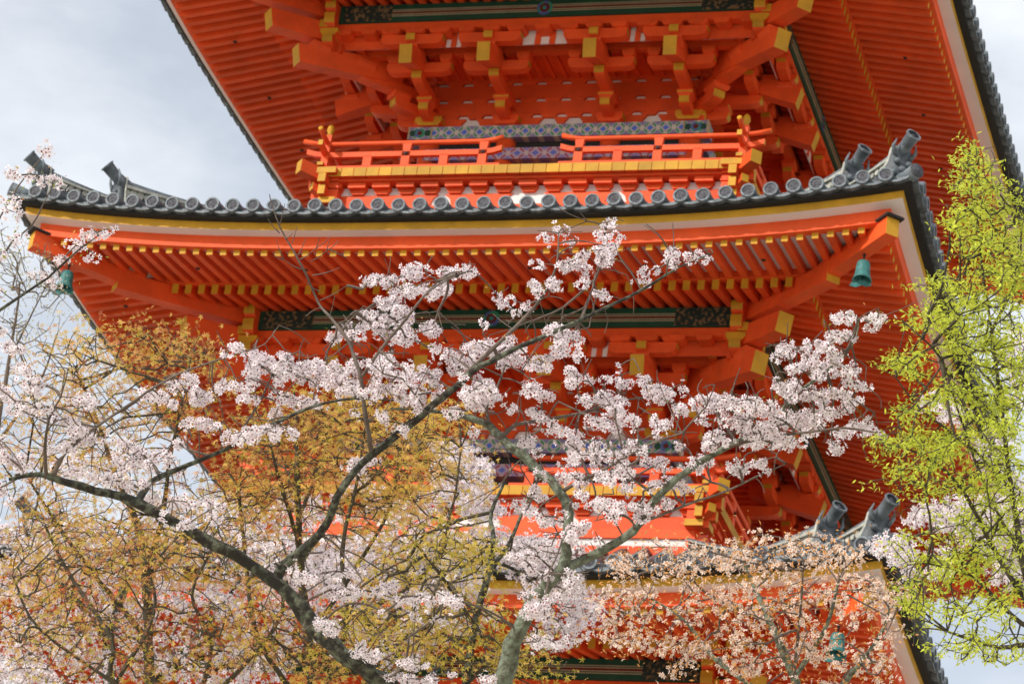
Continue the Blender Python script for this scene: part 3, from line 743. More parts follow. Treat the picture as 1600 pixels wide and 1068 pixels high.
M['twig_red'] = mat('reddish_twig_bark', (0.24, 0.12, 0.08), 0.8, 0.25, 8.0, 0.4, 60)
M['twig_dark'] = mat('dark_twig_bark', (0.085, 0.07, 0.045), 0.9, 0.25, 8.0, 0.4, 60)

def smooth_line(P, R, step):
    """Catmull-Rom through P with a small wander"""
    P = np.array(P, float); out, ro = [], []
    Q = np.vstack([2*P[0]-P[1], P, 2*P[-1]-P[-2]])
    for i in range(len(P)-1):
        n = max(2, int(np.linalg.norm(P[i+1]-P[i])/step))
        for j in range(n):
            t = j/n; a, b, c, d = Q[i:i+4]
            out.append(.5*((2*b)+(c-a)*t+(2*a-5*b+4*c-d)*t*t+(3*b-a-3*c+d)*t**3)); ro.append(R[i]*(1-t)+R[i+1]*t)
    out.append(P[-1]); ro.append(R[-1]); return np.array(out), np.array(ro)
class Tubes:
    def __init__(s): s.V = []; s.F = []; s.mi = []; s.n = 0
    def add(s, P, R, mi, sides=6, knob=0.0):
        m = len(P); T = np.gradient(P, axis=0); T /= np.linalg.norm(T, axis=1, keepdims=True)+1e-9
        ref = np.array([.3, .2, 1.0]) if abs(T[0, 2]) < .9 else np.array([1., 0, 0])
        A = np.cross(T, ref); A /= np.linalg.norm(A, axis=1, keepdims=True); B = np.cross(A, T)
        an = np.linspace(0, 2*np.pi, sides, endpoint=False)
        rr = np.asarray(R)[:, None]*(1+knob*NR.normal(size=(m, sides)))
        V = P[:, None]+rr[..., None]*(np.cos(an)[None, :, None]*A[:, None]+np.sin(an)[None, :, None]*B[:, None])
        s.V.append(V.reshape(-1, 3)); i = np.arange(m-1)[:, None]*sides; j = np.arange(sides)[None, :]; j2 = (j+1) % sides
        f = np.stack([i+j, i+j2, i+sides+j2, i+sides+j], -1).reshape(-1, 4)+s.n
        s.F.append(f); s.mi.append(np.full(len(f), mi)); s.n += m*sides
    def obj(s, name, parent, mats):
        me = nmesh(name, np.concatenate(s.V)-np.array(parent.location), [np.concatenate(s.F)], [np.concatenate(s.mi)], mats, True)
        return obj(name, me, parent)

def make_tree(name, label, cat, base_px, t0, limbs, attract, mats, group, tip_r=.003, pen=.5, crown=None, thin=.0, dw=.5, seed=1):
    """limbs: lists of (px, py, radius_px[, depth offset]); attract (n,3) twig tips in world space.
    The first limb is carried down to the ground. Twigs join every tip to the nearest wood."""
    rng = np.random.default_rng(seed)
    limbs_w = []; sc_ = t0/FPX
    for li, lm in enumerate(limbs):
        pts, rad = [], []
        for q in lm:
            off = q[3] if len(q) > 3 else 0
            pts.append(at(q[0], q[1], t0+off)); rad.append(q[2]*sc_)
        if li == 0:
            b = pts[0]; gz = ground_z(b[0]+.2, b[1])
            n = 4; ext = [np.array([b[0]+.10*k*base_px, b[1]+.04*k, b[2]+(gz-.25-b[2])*k/n]) for k in range(n, 0, -1)]
            rr = [rad[0]*(1+.16*k) for k in range(n, 0, -1)]; pts = ext+pts; rad = rr+rad
            root_at = ext[0]
        limbs_w.append(smooth_line(pts, rad, .07))
    o = bpy.data.objects.new(name, None); C.objects.link(o); o.location = tuple(float(v) for v in root_at)
    tag(o, label, cat, group)
    tb = Tubes()
    for li, (P, Rr) in enumerate(limbs_w):
        wob = rng.normal(size=P.shape)*np.minimum(Rr, .05)[:, None]*.12; wob[0] = 0
        tb.add(P+wob, Rr, 0 if Rr.max() > .017 else 1, 10 if Rr.max() > .017 else 6, .11)
    # Prim growth
    W0 = np.concatenate([P for P, _ in limbs_w]); nW = len(W0)
    D0 = np.concatenate([np.gradient(P, axis=0) for P, _ in limbs_w]); D0 /= np.linalg.norm(D0, axis=1, keepdims=True)+1e-9
    A = np.asarray(attract); n = len(A)
    best = np.full(n, 1e9); par = np.zeros(n, int); plen = np.zeros(n)
    for s0 in range(0, n, 200):
        d = np.linalg.norm(A[s0:s0+200, None]-W0[None], axis=2); j = d.argmin(1); best[s0:s0+200] = d[np.arange(len(j)), j]; par[s0:s0+200] = j
    raw = best.copy(); done = np.zeros(n, bool); order = []
    cost = best.copy()
    for _ in range(n):
        c = np.where(done, 1e9, cost); i = int(c.argmin()); done[i] = True; order.append(i)
        L_ = plen[i] = (plen[par[i]-nW] if par[i] >= nW else 0)+raw[i]
        d = np.linalg.norm(A-A[i], axis=1); nc = d+pen*L_
        up = (~done) & (nc < cost); cost[up] = nc[up]; raw[up] = d[up]; par[up] = i+nW
    cnt = np.ones(n)
    for i in reversed(order):
        if par[i] >= nW: cnt[par[i]-nW] += cnt[i]
    dirs = np.zeros((n, 3))
    for i in order:
        p = par[i]; p0 = W0[p] if p < nW else A[p-nW]; pd = D0[p] if p < nW else dirs[p-nW]
        v = A[i]-p0; L_ = np.linalg.norm(v)+1e-6
        if p < nW and np.dot(pd, v) < 0: pd = -pd*.2
        mid = p0+v*.48+pd*L_*(.10 if L_ < .25 else .03)+rng.normal(size=3)*L_*.05+np.array([0, 0, .04*L_])
        dd = A[i]-mid; dirs[i] = dd/(np.linalg.norm(dd)+1e-9)
        ts = np.array([0, .3, .6, 1.0])[:, None]; P = (1-ts)**2*p0+2*ts*(1-ts)*mid+ts**2*A[i]
        r1 = tip_r*cnt[i]**dw; r0_ = tip_r*(cnt[i]+.6)**dw*1.08
        tb.add(P, np.linspace(r0_, r1*.9, 4), 1, 5 if r1 > .012 else 4)
    tb.obj('trunk', o, mats)
    if crown: crown(o, A, dirs, cnt, rng)
    return o
def puffs(pos, rng, n_lo, n_hi, rad, fsz, inst, pm='petal', sm='stamen', squash=.8, stray=.12):
    """pom-poms of blossoms: every flower faces outwards from its cluster"""
    cen, nrm, sz = [], [], []
    for p in pos:
        big = rng.uniform(.6, 1.3); n = max(2, int(rng.integers(n_lo, n_hi+1)*big)); v = rng.normal(size=(n, 3)); v /= np.linalg.norm(v, axis=1, keepdims=True)
        r = rad*(.55+.5*big); ax_ = rng.normal(size=3)*.22+1
        cen.append(p+v*r*np.array([1, 1, squash])*ax_*np.where(rng.uniform(size=(n, 1)) < stray, rng.uniform(1.2, 2.0, size=(n, 1)), rng.uniform(.55, 1.1, size=(n, 1)))+np.array([0, 0, -.01])); nrm.append(v+rng.normal(size=(n, 3))*.25); sz.append(fsz*rng.uniform(.82, 1.15, n))
    mm = [pm if m == 'petal' else sm for m in fb_m]
    inst.add(fb_v, fb_f, np.concatenate(cen), np.concatenate(nrm), np.concatenate(sz), mm)
def leaves(pos, rng, n_lo, n_hi, spread, size, inst, mats_w, shape='maple', droop=-.6):
    cen, nrm = [], []
    for p in pos:
        n = rng.integers(n_lo, n_hi+1)
        cen.append(p+rng.normal(size=(n, 3))*spread); v = rng.normal(size=(n, 3)); v[:, 2] = np.abs(v[:, 2])*.8+.35; nrm.append(v)
    cen = np.concatenate(cen); nrm = np.concatenate(nrm); names = list(mats_w); wts = np.array([mats_w[k] for k in names]); wts = wts/wts.sum()
    # colour drifts from spray to spray
    key = (np.sin(cen[:, 0]*2.1+cen[:, 2]*1.7)+np.sin(cen[:, 1]*1.3-cen[:, 2]*2.9+1))*.12
    pick = np.clip(rng.uniform(size=len(cen))+key, 0, .9999); cs = np.cumsum(wts); idx = np.searchsorted(cs, pick)
    bv, bf = (ml_v, ml_f) if shape == 'maple' else (nl_v, nl_f)
    for i, k in enumerate(names):
        m = idx == i
        if m.any(): inst.add(bv, bf, cen[m], nrm[m], size*rng.uniform(.6, 1.2, m.sum()), [k]*len(bf))
def strokes(L_, t0, rng, dens=1.0, dz=.5, jitter=.8):
    out = []
    for q in L_:
        if len(q) <= 3: x0, y0, w = q[0], q[1], (q[2] if len(q) > 2 else 6); x1, y1 = x0, y0
        else: x0, y0, x1, y1 = q[:4]; w = q[4] if len(q) > 4 else 8
        ln = math.hypot(x1-x0, y1-y0); n = max(1, round(dens*(ln+14)*(w+14)/330))
        for _ in range(n):
            f = rng.uniform(); x = x0+(x1-x0)*f+rng.uniform(-1, 1)*w*.5*jitter; y = y0+(y1-y0)*f+rng.uniform(-1, 1)*w*.5*jitter
            lo = math.sin(x*.011+y*.017)*.35+math.sin(x*.023-y*.009+2)*.25
            out.append(at(x, y, t0+(lo+rng.normal()*.22)*dz*2))
    return np.array(out)
def ell(L_, t0, rng, dz=.8, clump=0):
    out = []
    for cx, cy, rx, ry, n in L_:
        cl = []
        for _ in range(n):
            a = rng.uniform(0, 2*math.pi); r = math.sqrt(rng.uniform())
            x, y, t = cx+rx*r*math.cos(a), cy+ry*r*math.sin(a), t0+rng.uniform(-dz, dz)
            if cl and rng.uniform() < clump and len(cl) > 2:      # gather into sprays with gaps between them
                q = cl[rng.integers(0, len(cl))]; x, y, t = q[0]+rng.normal()*17, q[1]+rng.normal()*6, q[2]+rng.normal()*.07
            else: cl.append((x, y, t))
            out.append(at(x, y, t))
    return np.array(out)

# ---- two lichened cherries in the foreground
g = np.random.default_rng(3)
S1 = [(575,437,660,425,14),(645,420,738,422,14),(610,455,700,450,16),(665,468,700,445,14),(575,475,620,470,12),(560,492,640,505,20),(620,480,645,490,10),
 (520,528,548,505,14),(545,515,560,525,10),(570,505,640,530,20),(665,505,700,530,14),(755,504,6),(615,520,650,525,14),(358,545,382,535,10),
 (390,555,455,560,20),(385,572,500,585,24),(345,605,405,595,18),(375,620,405,620,12),(430,585,560,590,36),(430,620,490,625,22),(480,572,505,568,14),
 (520,575,560,565,16),(525,600,570,615,26),(565,555,615,565,22),(560,575,680,590,34),(580,610,685,620,24),(650,632,680,636,8),(680,545,720,555,20),(735,545,795,535,18),
 (778,462,5),(784,472,5),(800,468,5),(808,487,6),(853,373,6),(865,357,880,357,3),(892,373,4),(837,411,849,411,2),(953,345,4),(935,362,960,368,10),(878,420,960,385,14),(905,398,940,390,10),
 (940,405,962,405,12),(913,418,8),(913,440,5),(835,435,838,460,8),(860,437,876,448,10),(932,457,950,460,5),(827,475,4),(1008,422,6),(1025,418,5),(1010,438,6),
 (1047,393,1063,396,4),(1077,402,4),(1095,396,6),(1101,403,3),(1044,410,1053,410,3),(848,512,900,520,10),(870,535,905,535,20),(730,540,825,555,24),(700,575,745,565,18),(775,560,855,565,22),(850,555,885,545,10),
 (288,590,303,590,8),(265,600,325,618,16),(225,615,272,628,20),(297,625,315,628,10),(292,655,342,665,18),(355,678,380,682,16),(372,678,430,675,18),(440,672,460,673,6),(277,695,290,698,10),
 (195,690,228,712,14),(180,720,270,718,24),(110,618,148,628,14),(20,632,72,642,22),(78,652,135,670,20),(125,682,175,682,16),(48,603,75,603,12),(0,610,18,618,12),(8,535,38,550,16),(28,562,48,588,12),
 (76,697,112,700,18),(20,715,45,735,18),(110,730,125,735,8),(145,742,222,758,14),(280,733,6),(230,778,242,778,4),(272,782,345,785,10),(255,804,5),(282,820,305,817,10),(322,811,345,811,8),(379,838,6),(417,852,5),
 (502,860,528,865,12),(420,885,432,884,6),(452,890,500,905,18),(520,888,528,895,4),(540,893,565,897,8),(515,918,560,930,16),(572,918,610,920,20),(620,935,635,932,6),(645,935,674,935,10),(683,932,718,936,12),(600,957,5),(648,960,4),(687,963,5),
 (495,970,535,982,18),(505,992,6),(556,1008,592,1028,20),(622,1037,664,1034,12),(598,1052,680,1060,14),(705,1050,5),(432,642,6),(553,642,6),(400,670,436,673,12),(590,650,607,648,5),(543,727,578,720,16),(620,670,636,667,6),(416,851,6),(0,680,15,720,14),(0,760,20,790,8)]
L1 = [[(640,1110,15,.3),(615,1078,14.5,.2),(570,1045,13.5),(520,1008,13.5),(480,965,13),(452,928,11.5),(425,905,10.5),(390,880,9.5),(340,850,9,-.1),(290,825,8.6,-.1),(240,800,8.2,-.2),(190,775,7.5,-.2),(150,765,6.6,-.2),(100,752,6,-.3),(60,740,4,-.3),(15,748,2.5,-.4)],
 [(430,908,7.6),(440,885,7.8),(470,862,7.4),(510,820,6.6,-.1),(528,775,6.0,-.2),(555,735,5.8,-.2),(580,710,6.2,-.3),(620,680,6,-.3),(650,655,6,-.4),(690,622,5.4,-.5),(720,597,5,-.5),(748,573,4.5,-.6),(811,542,4,-.6),(878,513,3.2,-.6),(945,481,2.6,-.5),(1002,453,2.1,-.4),(1060,418,1.6,-.3),(1114,395,.9,-.2)],
 [(715,600,4,-.5),(735,577,3.8,-.5),(790,526,3.3,-.5),(843,469,2.6,-.4),(869,415,1.8,-.3),(873,364,1.0,-.2)],
 [(878,513,2.0,-.6),(904,504,1.8,-.5),(923,459,1.5,-.2),(932,421,1.2,.3),(945,376,1,.2),(948,340,.7,.2)],
 [(581,708,4,-.3),(572,657,3.6,-.4),(565,600,3.2,-.4),(561,580,3,-.4),(545,535,2.6,-.3),(520,500,2.3,-.2),(497,472,1.9,.1),(478,427,1.7,0),(459,392,1.4,0),(437,354,1.1,0),(424,316,.8,0),(421,303,.6,0)],
 [(564,590,2.6,-.4),(593,548,2.5,-.5),(637,494,2.1,-.5),(672,453,1.6,-.4),(714,430,.9,-.2)],
 [(215,785,6,-.2),(230,760,5,-.1),(250,745,4.4,0),(310,720,3.6,.1),(366,695,3.0,.2),(432,660,2.7,-.3),(489,635,2.4,-.4),(553,622,2.1,-.4),(625,626,1.3,-.3)],
 [(82,748,4.5,-.3),(95,718,3.6,-.3),(120,690,3.0,-.2),(150,667,2.6,-.1),(197,635,2.2,0),(270,588,1.7,.1),(350,559,1.4,.1),(382,549,1.2,.1),(414,537,1,.1),(436,508,.6,.1)],
 *[[(a, b, .95, 0), ((a+c)/2, (b+d)/2+2, .75, -.03), (c, d, .45, -.05)] for a, b, c, d in ((469,405,493,388),(493,388,516,370),(485,408,510,392),(510,392,529,376),(488,430,531,418),(500,469,542,446),(516,491,523,462),(472,421,443,405),(443,405,431,372),(437,364,418,341),(456,380,464,354),(437,351,445,318),(466,398,478,372),(500,455,478,440),(530,505,552,488),(493,389,499,372),(510,392,514,376),(443,405,428,398),(445,372,458,364))],
 [(366,695,2.6,.2),(385,660,2,.1),(410,620,1.6,.1),(425,585,1.2,.1)],
 [(72,745,3.4,-.3),(70,700,2.8,-.4),(76,655,2.0,-.5),(95,620,1.4,-.5)]]
at1 = strokes(S1, 20.3, g, 1.55, .45)
bare = []
for (x, y) in ((412,345),(430,330),(520,370),(505,385),(527,375),(490,350),(520,398),(470,370),(530,418),(510,430),(540,448),(520,470),(620,300),(425,330),(452,345),(478,330),(875,365),(980,470),(990,490),(820,520),(790,500),(770,490),(835,500),(860,490),(880,480),(845,530),(950,500),(1020,440),(945,520),(430,515),(330,565),(980,430),(905,330),(395,400),(410,380),(455,400)):
    if y > 310 and not (x < 546 and y < 480): bare.append(at(x, y, 20.5+g.normal()*.1))
bare = np.array(bare)
def stray(A_, n, rng):
    k = rng.integers(0, len(A_), n); return A_[k]+rng.normal(size=(n, 3))*.05+np.outer(rng.uniform(-.03, .12, n), np.array(cu))+np.outer(rng.uniform(-.12, .12, n), np.array(cr))
bare = np.concatenate([bare, stray(at1, 520, g)])
def crown1(o, A, dirs, cnt, rng):
    inst = Inst(); n1_ = len(at1)
    puffs(A[:n1_], rng, 10, 15, .032, .0185, inst, stray=.07); inst.obj('blossoms', o)
    i2 = Inst(); sel = A[:n1_][rng.uniform(size=n1_) < .16]; leaves(sel, rng, 2, 4, .035, .030, i2, {'leaf_young': .5, 'leaf_copper': .5}, 'narrow'); i2.obj('young_leaves', o)
make_tree('cherry_tree', 'white flowering cherry whose dark lichened limb arches up to the left', 'cherry tree', 1, 20.3, L1, np.concatenate([at1, bare]), ['bark', 'twig'], 'cherry trees in front of the pagoda', crown=crown1, tip_r=.0028, dw=.40)

S2 = [(745,605,800,635,24),(725,615,750,640,12),(700,640,720,642,8),(738,625,780,628,22),(720,610,760,608,14),(741,673,5),(808,686,836,698,18),(830,642,862,655,14),(855,665,895,680,20),(890,690,938,702,18),(925,660,975,668,16),(975,648,995,655,8),
 (935,620,972,640,20),(1005,608,1050,625,16),(1020,655,1050,662,12),(1030,677,6),(1058,635,1080,645,10),(978,690,995,695,6),(882,715,972,712,20),(872,742,922,752,18),(925,735,960,745,16),(968,732,1000,742,12),(968,758,985,758,10),(842,738,852,745,8),
 (1000,700,1018,718,12),(1022,718,1050,724,10),(1063,697,8),(1010,756,1030,756,8),(1038,752,1082,755,16),(1072,725,1098,722,14),(1032,785,1050,782,10),(905,778,975,790,22),(950,810,965,808,8),(987,785,1015,792,14),(993,808,1008,805,6),
 (802,778,828,798,18),(833,765,852,780,12),(835,800,870,820,16),(880,835,922,815,16),(935,842,5),(810,855,865,900,30),(917,865,4),(830,930,915,905,34),(822,955,850,950,18),(830,1000,880,1005,14),(700,935,718,938,4),(750,1058,780,1060,8),
 (825,600,860,618,18),(730,595,775,605,22),(888,580,912,620,22),(922,590,5),(964,575,6),(945,590,980,597,6),(995,588,1050,615,14),(1067,607,3),(940,622,990,630,16),(1060,634,1085,632,8),(1088,622,1195,628,12),(905,555,5),
 (1304,495,1345,490,10),(1345,505,1378,492,10),(1367,507,3),(1297,521,1335,525,14),(1225,540,1250,545,18),(1215,553,5),(1265,535,1300,545,16),(1230,572,1245,570,12),(1250,560,1330,565,24),(1270,585,1300,580,14),(1310,585,1335,575,14),(1320,600,1358,598,8),(1215,600,1240,595,12),
 (1225,610,1290,615,28),(1300,610,1340,620,14),(1315,635,1330,630,6),(1280,640,1310,645,14),(1100,630,1210,635,24),(1110,665,1290,655,38),(1100,690,1200,685,24),(1200,690,1260,690,22),(1140,725,1165,735,12),(1180,720,1200,725,8),(1195,735,4),(1100,715,1110,720,10),(1310,670,1380,675,12),(1300,695,1320,700,6),(1335,660,1360,660,6),(835,925,880,905,34),(850,880,900,900,14),(1075,735,1100,720,10),(880,800,895,830,8)]
L2 = [[(775,1110,19,.1),(785,1070,15.5),(795,1030,15),(810,985,13,-.1),(832,945,11,-.1),(860,908,10,-.2),(880,885,9.8,-.2),(884,840,7.4,-.2),(890,800,7.4,-.2),(872,762,7.6,-.1),(845,738,7.4,0),(820,712,7.2,0),(790,690,6.4,.1),(765,665,6.5,.2),(740,655,5,.2),(700,645,3.4,.3),(655,640,2.4,.3),(610,638,1.6,.4)],
 [(870,895,10,-.2),(900,880,7.6,-.2),(930,865,7.2,-.2),(975,840,7,-.3),(1000,815,6,-.3),(1020,785,6.6,-.3),(1060,745,5.6,-.4),(1090,725,5,-.4),(1130,700,4.4,-.4),(1170,680,4,-.3),(1210,655,3.5,-.2),(1240,620,3,-.1),(1290,580,2.3,0),(1320,555,1.8,0),(1338,525,1.3,.1),(1342,498,.8,.1)],
 [(1130,700,3,-.4),(1200,682,2.5,-.4),(1260,675,2,-.5),(1320,668,1.6,-.5),(1372,676,1,-.5)],
 [(1000,815,3,-.3),(1030,805,2.5,-.3),(1090,782,2.1,-.3),(1140,765,1.7,-.2),(1180,745,1.4,-.2),(1228,724,.8,-.2)],
 [(1026,788,3,-.3),(1012,765,2.4,-.3),(985,748,1.9,-.3),(955,735,1.4,-.3)],
 [(872,772,3.6,-.1),(905,752,3,-.2),(942,734,2.6,-.3),(1012,695,2,-.4),(1066,676,1.4,-.4)],
 [(782,686,4,.1),(805,664,3.4,.1),(843,657,3,.2),(907,645,2.4,.2),(974,625,1.8,.3),(1021,619,1.2,.3)],
 [(767,668,3.4,.2),(760,640,2.8,.2),(775,610,2,.2),(790,570,1.4,.2)]]
at2 = np.concatenate([strokes(S2, 19.7, g, 1.5, .45), strokes([(830,950,905,905,34),(815,965,850,950,20),(880,840,905,835,8),(1010,800,1030,785,8)], 19.0, g, .8, .12)])
bare2 = np.array([at(x, y, 19.8+g.normal()*.15) for x, y in ((770,700),(800,735),(780,760),(900,640),(850,620),(815,610),(1000,580),(880,560),(1195,770),(1150,745),(1210,742),(840,850),(905,905),(930,830),(700,800),(745,790),(1050,790),(990,560),(925,560))]); bare2 = np.concatenate([bare2, stray(at2, 520, g)])
def crown2(o, A, dirs, cnt, rng):
    inst = Inst(); n1_ = len(at2); puffs(A[:n1_], rng, 10, 15, .032, .0182, inst, stray=.07); inst.obj('blossoms', o)
    i2 = Inst(); sel = A[:n1_][rng.uniform(size=n1_) < .12]; leaves(sel, rng, 2, 3, .035, .028, i2, {'leaf_young': .4, 'leaf_copper': .6}, 'narrow'); i2.obj('young_leaves', o)
make_tree('cherry_tree', 'white flowering cherry with pale green trunk forking in two at the lower centre', 'cherry tree', -1, 19.7, L2, np.concatenate([at2, bare2]), ['bark_pale', 'twig'], 'cherry trees in front of the pagoda', crown=crown2, tip_r=.0028, dw=.40, seed=2)

# ---- cherry at the left edge with green young leaves
S3 = [(62,232,76,240,10),(18,268,42,280,10),(42,275,75,282,12),(80,278,106,290,10),(0,300,32,315,16),(0,325,40,340,12),(20,370,38,372,10),(102,368,132,390,12),(135,362,176,358,12),(150,398,3),(83,403,108,410,8),(50,435,82,425,10),(0,455,15,470,10),(86,442,4),(-30,380,0,400,20),(-30,480,0,520,16)]
L3 = [[(-230,1120,12),(-190,900,9),(-120,640,6),(-60,530,4.5),(0,485,2.6),(41,457,2.2),(73,435,1.9),(105,406,1.6),(127,387,1.2),(153,368,.8)],
 [(-60,530,3),(-30,450,2.4),(0,409,2),(19,377,1.7),(50,352,1.4),(67,320,1.1),(80,295,.7)],[(-30,450,2.2),(-10,370,1.7),(0,340,1.5),(29,290,1.2),(64,247,.7)]]
at3 = strokes(S3, 18.8, g, .85, .25)
def crown3(o, A, dirs, cnt, rng):
    inst = Inst(); puffs(A, rng, 7, 12, .038, .0175, inst); inst.obj('blossoms', o)
    i2 = Inst(); leaves(A[rng.uniform(size=len(A)) < .6], rng, 3, 6, .04, .032, i2, {'leaf_young': .75, 'leaf_copper': .25}, 'narrow'); i2.obj('young_leaves', o)
make_tree('cherry_tree', 'white cherry with fresh green leaves reaching in from the left edge', 'cherry tree', -1, 18.8, L3, at3, ['bark', 'twig'], 'cherry trees in front of the pagoda', crown=crown3, dw=.4, seed=3)

# ---- amber maples behind the cherries
def leaf_tree(name, label, cat, t0, limbs, E_, mats_w, bark, group, nl=(6, 10), spread=.07, size=.040, seed=1, dz=1.0, shape='maple', tip=.0022, dw=.46, base=1, pen=.55, clump=.6, bare_=.6):
    rng = np.random.default_rng(seed); A = ell(E_, t0, rng, dz, clump)
    n1_ = len(A); A = np.concatenate([A, ell([(a, b-8, c*1.05, d*1.05, int(n*bare_)) for a, b, c, d, n in E_], t0, rng, dz, 0)])
    def cr_(o, A, dirs, cnt, rng):
        i = Inst()
        A, dirs = A[:n1_], dirs[:n1_]
        if shape == 'maple': leaves(A, rng, nl[0], nl[1], spread, size, i, mats_w, shape)
        else:                                                    # leaves strung in pairs along the last hand's breadth of every twig, in flat sprays
            B = []
            for p, d in zip(A, dirs):
                n_ = rng.integers(nl[0], nl[1]+1); tt = rng.uniform(-.5, 3.2, n_)*spread; dd = d.copy(); dd[2] *= .5
                B.append(p-dd*tt[:, None]+rng.normal(size=(n_, 3))*np.array([1, 1, .45])*spread*.42)
            leaves(np.concatenate(B), rng, 1, 1, .004, size, i, mats_w, shape)
        i.obj('foliage', o)
    return make_tree(name, label, cat, base, t0, limbs, A, bark, group, crown=cr_, tip_r=tip, dw=dw, seed=seed, pen=pen)
gm = 'young maples below the pagoda'
leaf_tree('maple_tree', 'bronze leaved maple with grey upright stem at the left, sky showing through its top', 'maple tree', 25.5,
 [[(235,1120,9),(232,1000,8.5),(228,900,8),(215,820,6,.3),(180,740,4,.3),(150,650,2.6,.5),(120,580,1.6,.6)],[(228,900,6),(255,800,4,-.3),(265,720,3,-.3),(290,600,1.8,-.4),(300,550,1.2,-.4)],[(232,1000,5),(150,900,3.5),(90,820,2.6),(40,740,1.6)],[(228,900,4),(320,820,3,.4),(380,760,2,.4)]],
 [(90,600,75,70,70),(60,700,70,70,60),(150,560,60,50,45),(240,555,60,45,38),(290,540,40,25,18),(200,640,110,70,90),(160,760,150,70,110),(330,560,30,20,14),(300,640,60,40,40),(215,525,20,20,12),(120,540,30,20,14),(100,850,110,50,90),(230,880,110,60,90),(60,950,80,60,60)],
 {'leaf_amber': .42, 'leaf_orange': .36, 'leaf_olive': .12, 'leaf_rust': .10}, ['twig_dark', 'twig_dark'], gm, (6, 11), .085, .038, 11)
leaf_tree('maple_tree', 'golden yellow maple with thin dark upright stems behind the arching cherry limb', 'maple tree', 24.5,
 [[(490,1120,7),(480,1000,6.4),(470,880,6),(466,800,5.4),(464,720,4.4),(462,650,3,.2),(458,600,1.6,.2)],[(470,880,4.2),(520,800,3.4,.3),(590,740,2.6,.3),(610,680,1.8,.4)],[(470,860,3.8),(440,760,3,-.3),(420,690,2,-.4)],[(480,1000,4),(560,880,3.2),(610,790,2.6),(625,700,2)],[(470,800,3.4),(500,730,2.6,.5),(520,660,1.8,.5)],[(490,1120,5),(405,1000,4,-.5),(385,880,3.2,-.5),(372,760,2.2,-.5)],[(490,1120,5),(540,980,4,-.6),(535,860,3.4,-.6),(560,740,2.4,-.6),(572,660,1.4,-.6)],[(480,1000,4,-.3),(660,900,3,-.6),(705,800,2.2,-.6),(720,700,1.4,-.5)]],
 [(470,700,95,70,190),(400,740,70,60,100),(560,690,90,60,150),(640,720,70,70,100),(520,790,130,60,150),(690,690,50,40,45),(350,790,60,50,50),(730,640,30,20,14),(660,650,40,25,30),(400,655,40,20,25),(540,640,60,20,35),(620,800,80,40,60),(700,750,40,30,25)],
 {'leaf_amber': .62, 'leaf_orange': .22, 'leaf_olive': .12, 'leaf_rust': .04}, ['twig_dark', 'twig_dark'], gm, (5, 9), .09, .038, 12)
leaf_tree('maple_tree', 'olive gold maple with slim forked stem at the bottom centre', 'maple tree', 23.2,
 [[(722,1120,7),(728,1068,6.4),(745,960,5.6),(762,900,5),(770,850,4),(768,800,3,.2),(790,750,1.8,.2)],[(762,900,4),(800,840,3.2,.2),(820,790,2.4,.2),(838,745,1.4,.2)],[(745,980,3),(690,900,2.4,-.3),(650,850,1.6,-.3)],[(728,1068,3.6),(800,1000,2.6,.2),(850,930,1.6,.2)]],
 [(690,850,70,40,70),(740,880,60,40,50),(650,960,110,50,80),(740,1000,110,60,110),(600,1030,120,50,90),(830,1040,60,30,40),(620,880,60,40,50),(560,960,60,50,40)],
 {'leaf_olive': .50, 'leaf_amber': .40, 'leaf_rust': .10}, ['bark', 'twig_dark'], gm, (5, 9), .08, .037, 13)
leaf_tree('maple_tree', 'rust tinged maple with sparse leaves and bare fine twigs in the lower left corner', 'maple tree', 23.6,
 [[(300,1120,7),(180,1068,4),(175,1000,4),(110,900,3,.3),(70,820,2,.3)],[(180,1068,3.6),(240,960,3,.2),(230,880,2.2,.2)],[(300,1120,4),(330,1010,3.4),(300,930,2.6),(330,860,1.8)],[(300,1120,4),(430,980,3),(440,900,2)],[(180,1068,3),(60,980,2.2),(20,900,1.6)]],
 [(110,870,110,60,80),(270,880,110,60,90),(100,990,110,70,110),(280,1000,130,60,130),(420,1000,90,60,100),(400,890,60,50,60),(350,820,60,30,30),(500,1030,60,40,50)],
 {'leaf_rust': .18, 'leaf_olive': .28, 'leaf_orange': .22, 'leaf_amber': .32}, ['twig_dark', 'twig_dark'], gm, (5, 10), .08, .034, 14, dw=.42)

# ---- peach coloured cherry, lower right
gA = np.random.default_rng(21)
E4 = [(985,900,50,35,34),(1010,965,80,45,75),(1090,900,70,45,62),(1150,870,40,35,34),(1180,930,90,50,95),(1240,880,60,50,50),(1190,840,14,18,8),(1300,880,40,35,28),(1300,960,100,60,95),(1120,1020,120,45,95),(1250,1040,120,35,80),(1380,960,50,50,34),(1385,1030,50,35,26),(1020,860,30,18,10),(1330,860,30,16,8),(950,950,30,30,12),(1370,900,30,20,10)]
E4 = [(a, b, c, d, round(n*.54)) for a, b, c, d, n in E4]; A4 = ell(E4, 22.5, gA, .7, .45)
L4 = [[(1270,1130,9),(1240,1060,7),(1205,975,5.4),(1180,920,3.6,.2),(1160,870,2,.3)],[(1240,1060,4.4),(1290,980,3.4,-.2),(1310,910,2,-.3)],[(1270,1130,5),(1130,1040,3.6,.2),(1070,970,2.6,.3),(1010,930,1.6,.3)],[(1270,1130,5),(1370,1000,3.4),(1390,950,1.8)],[(1205,975,3),(1110,930,2.2,.2),(1060,880,1.4,.2)],[(1240,1060,3),(1250,960,2.4,-.4),(1255,890,1.4,-.4)]]
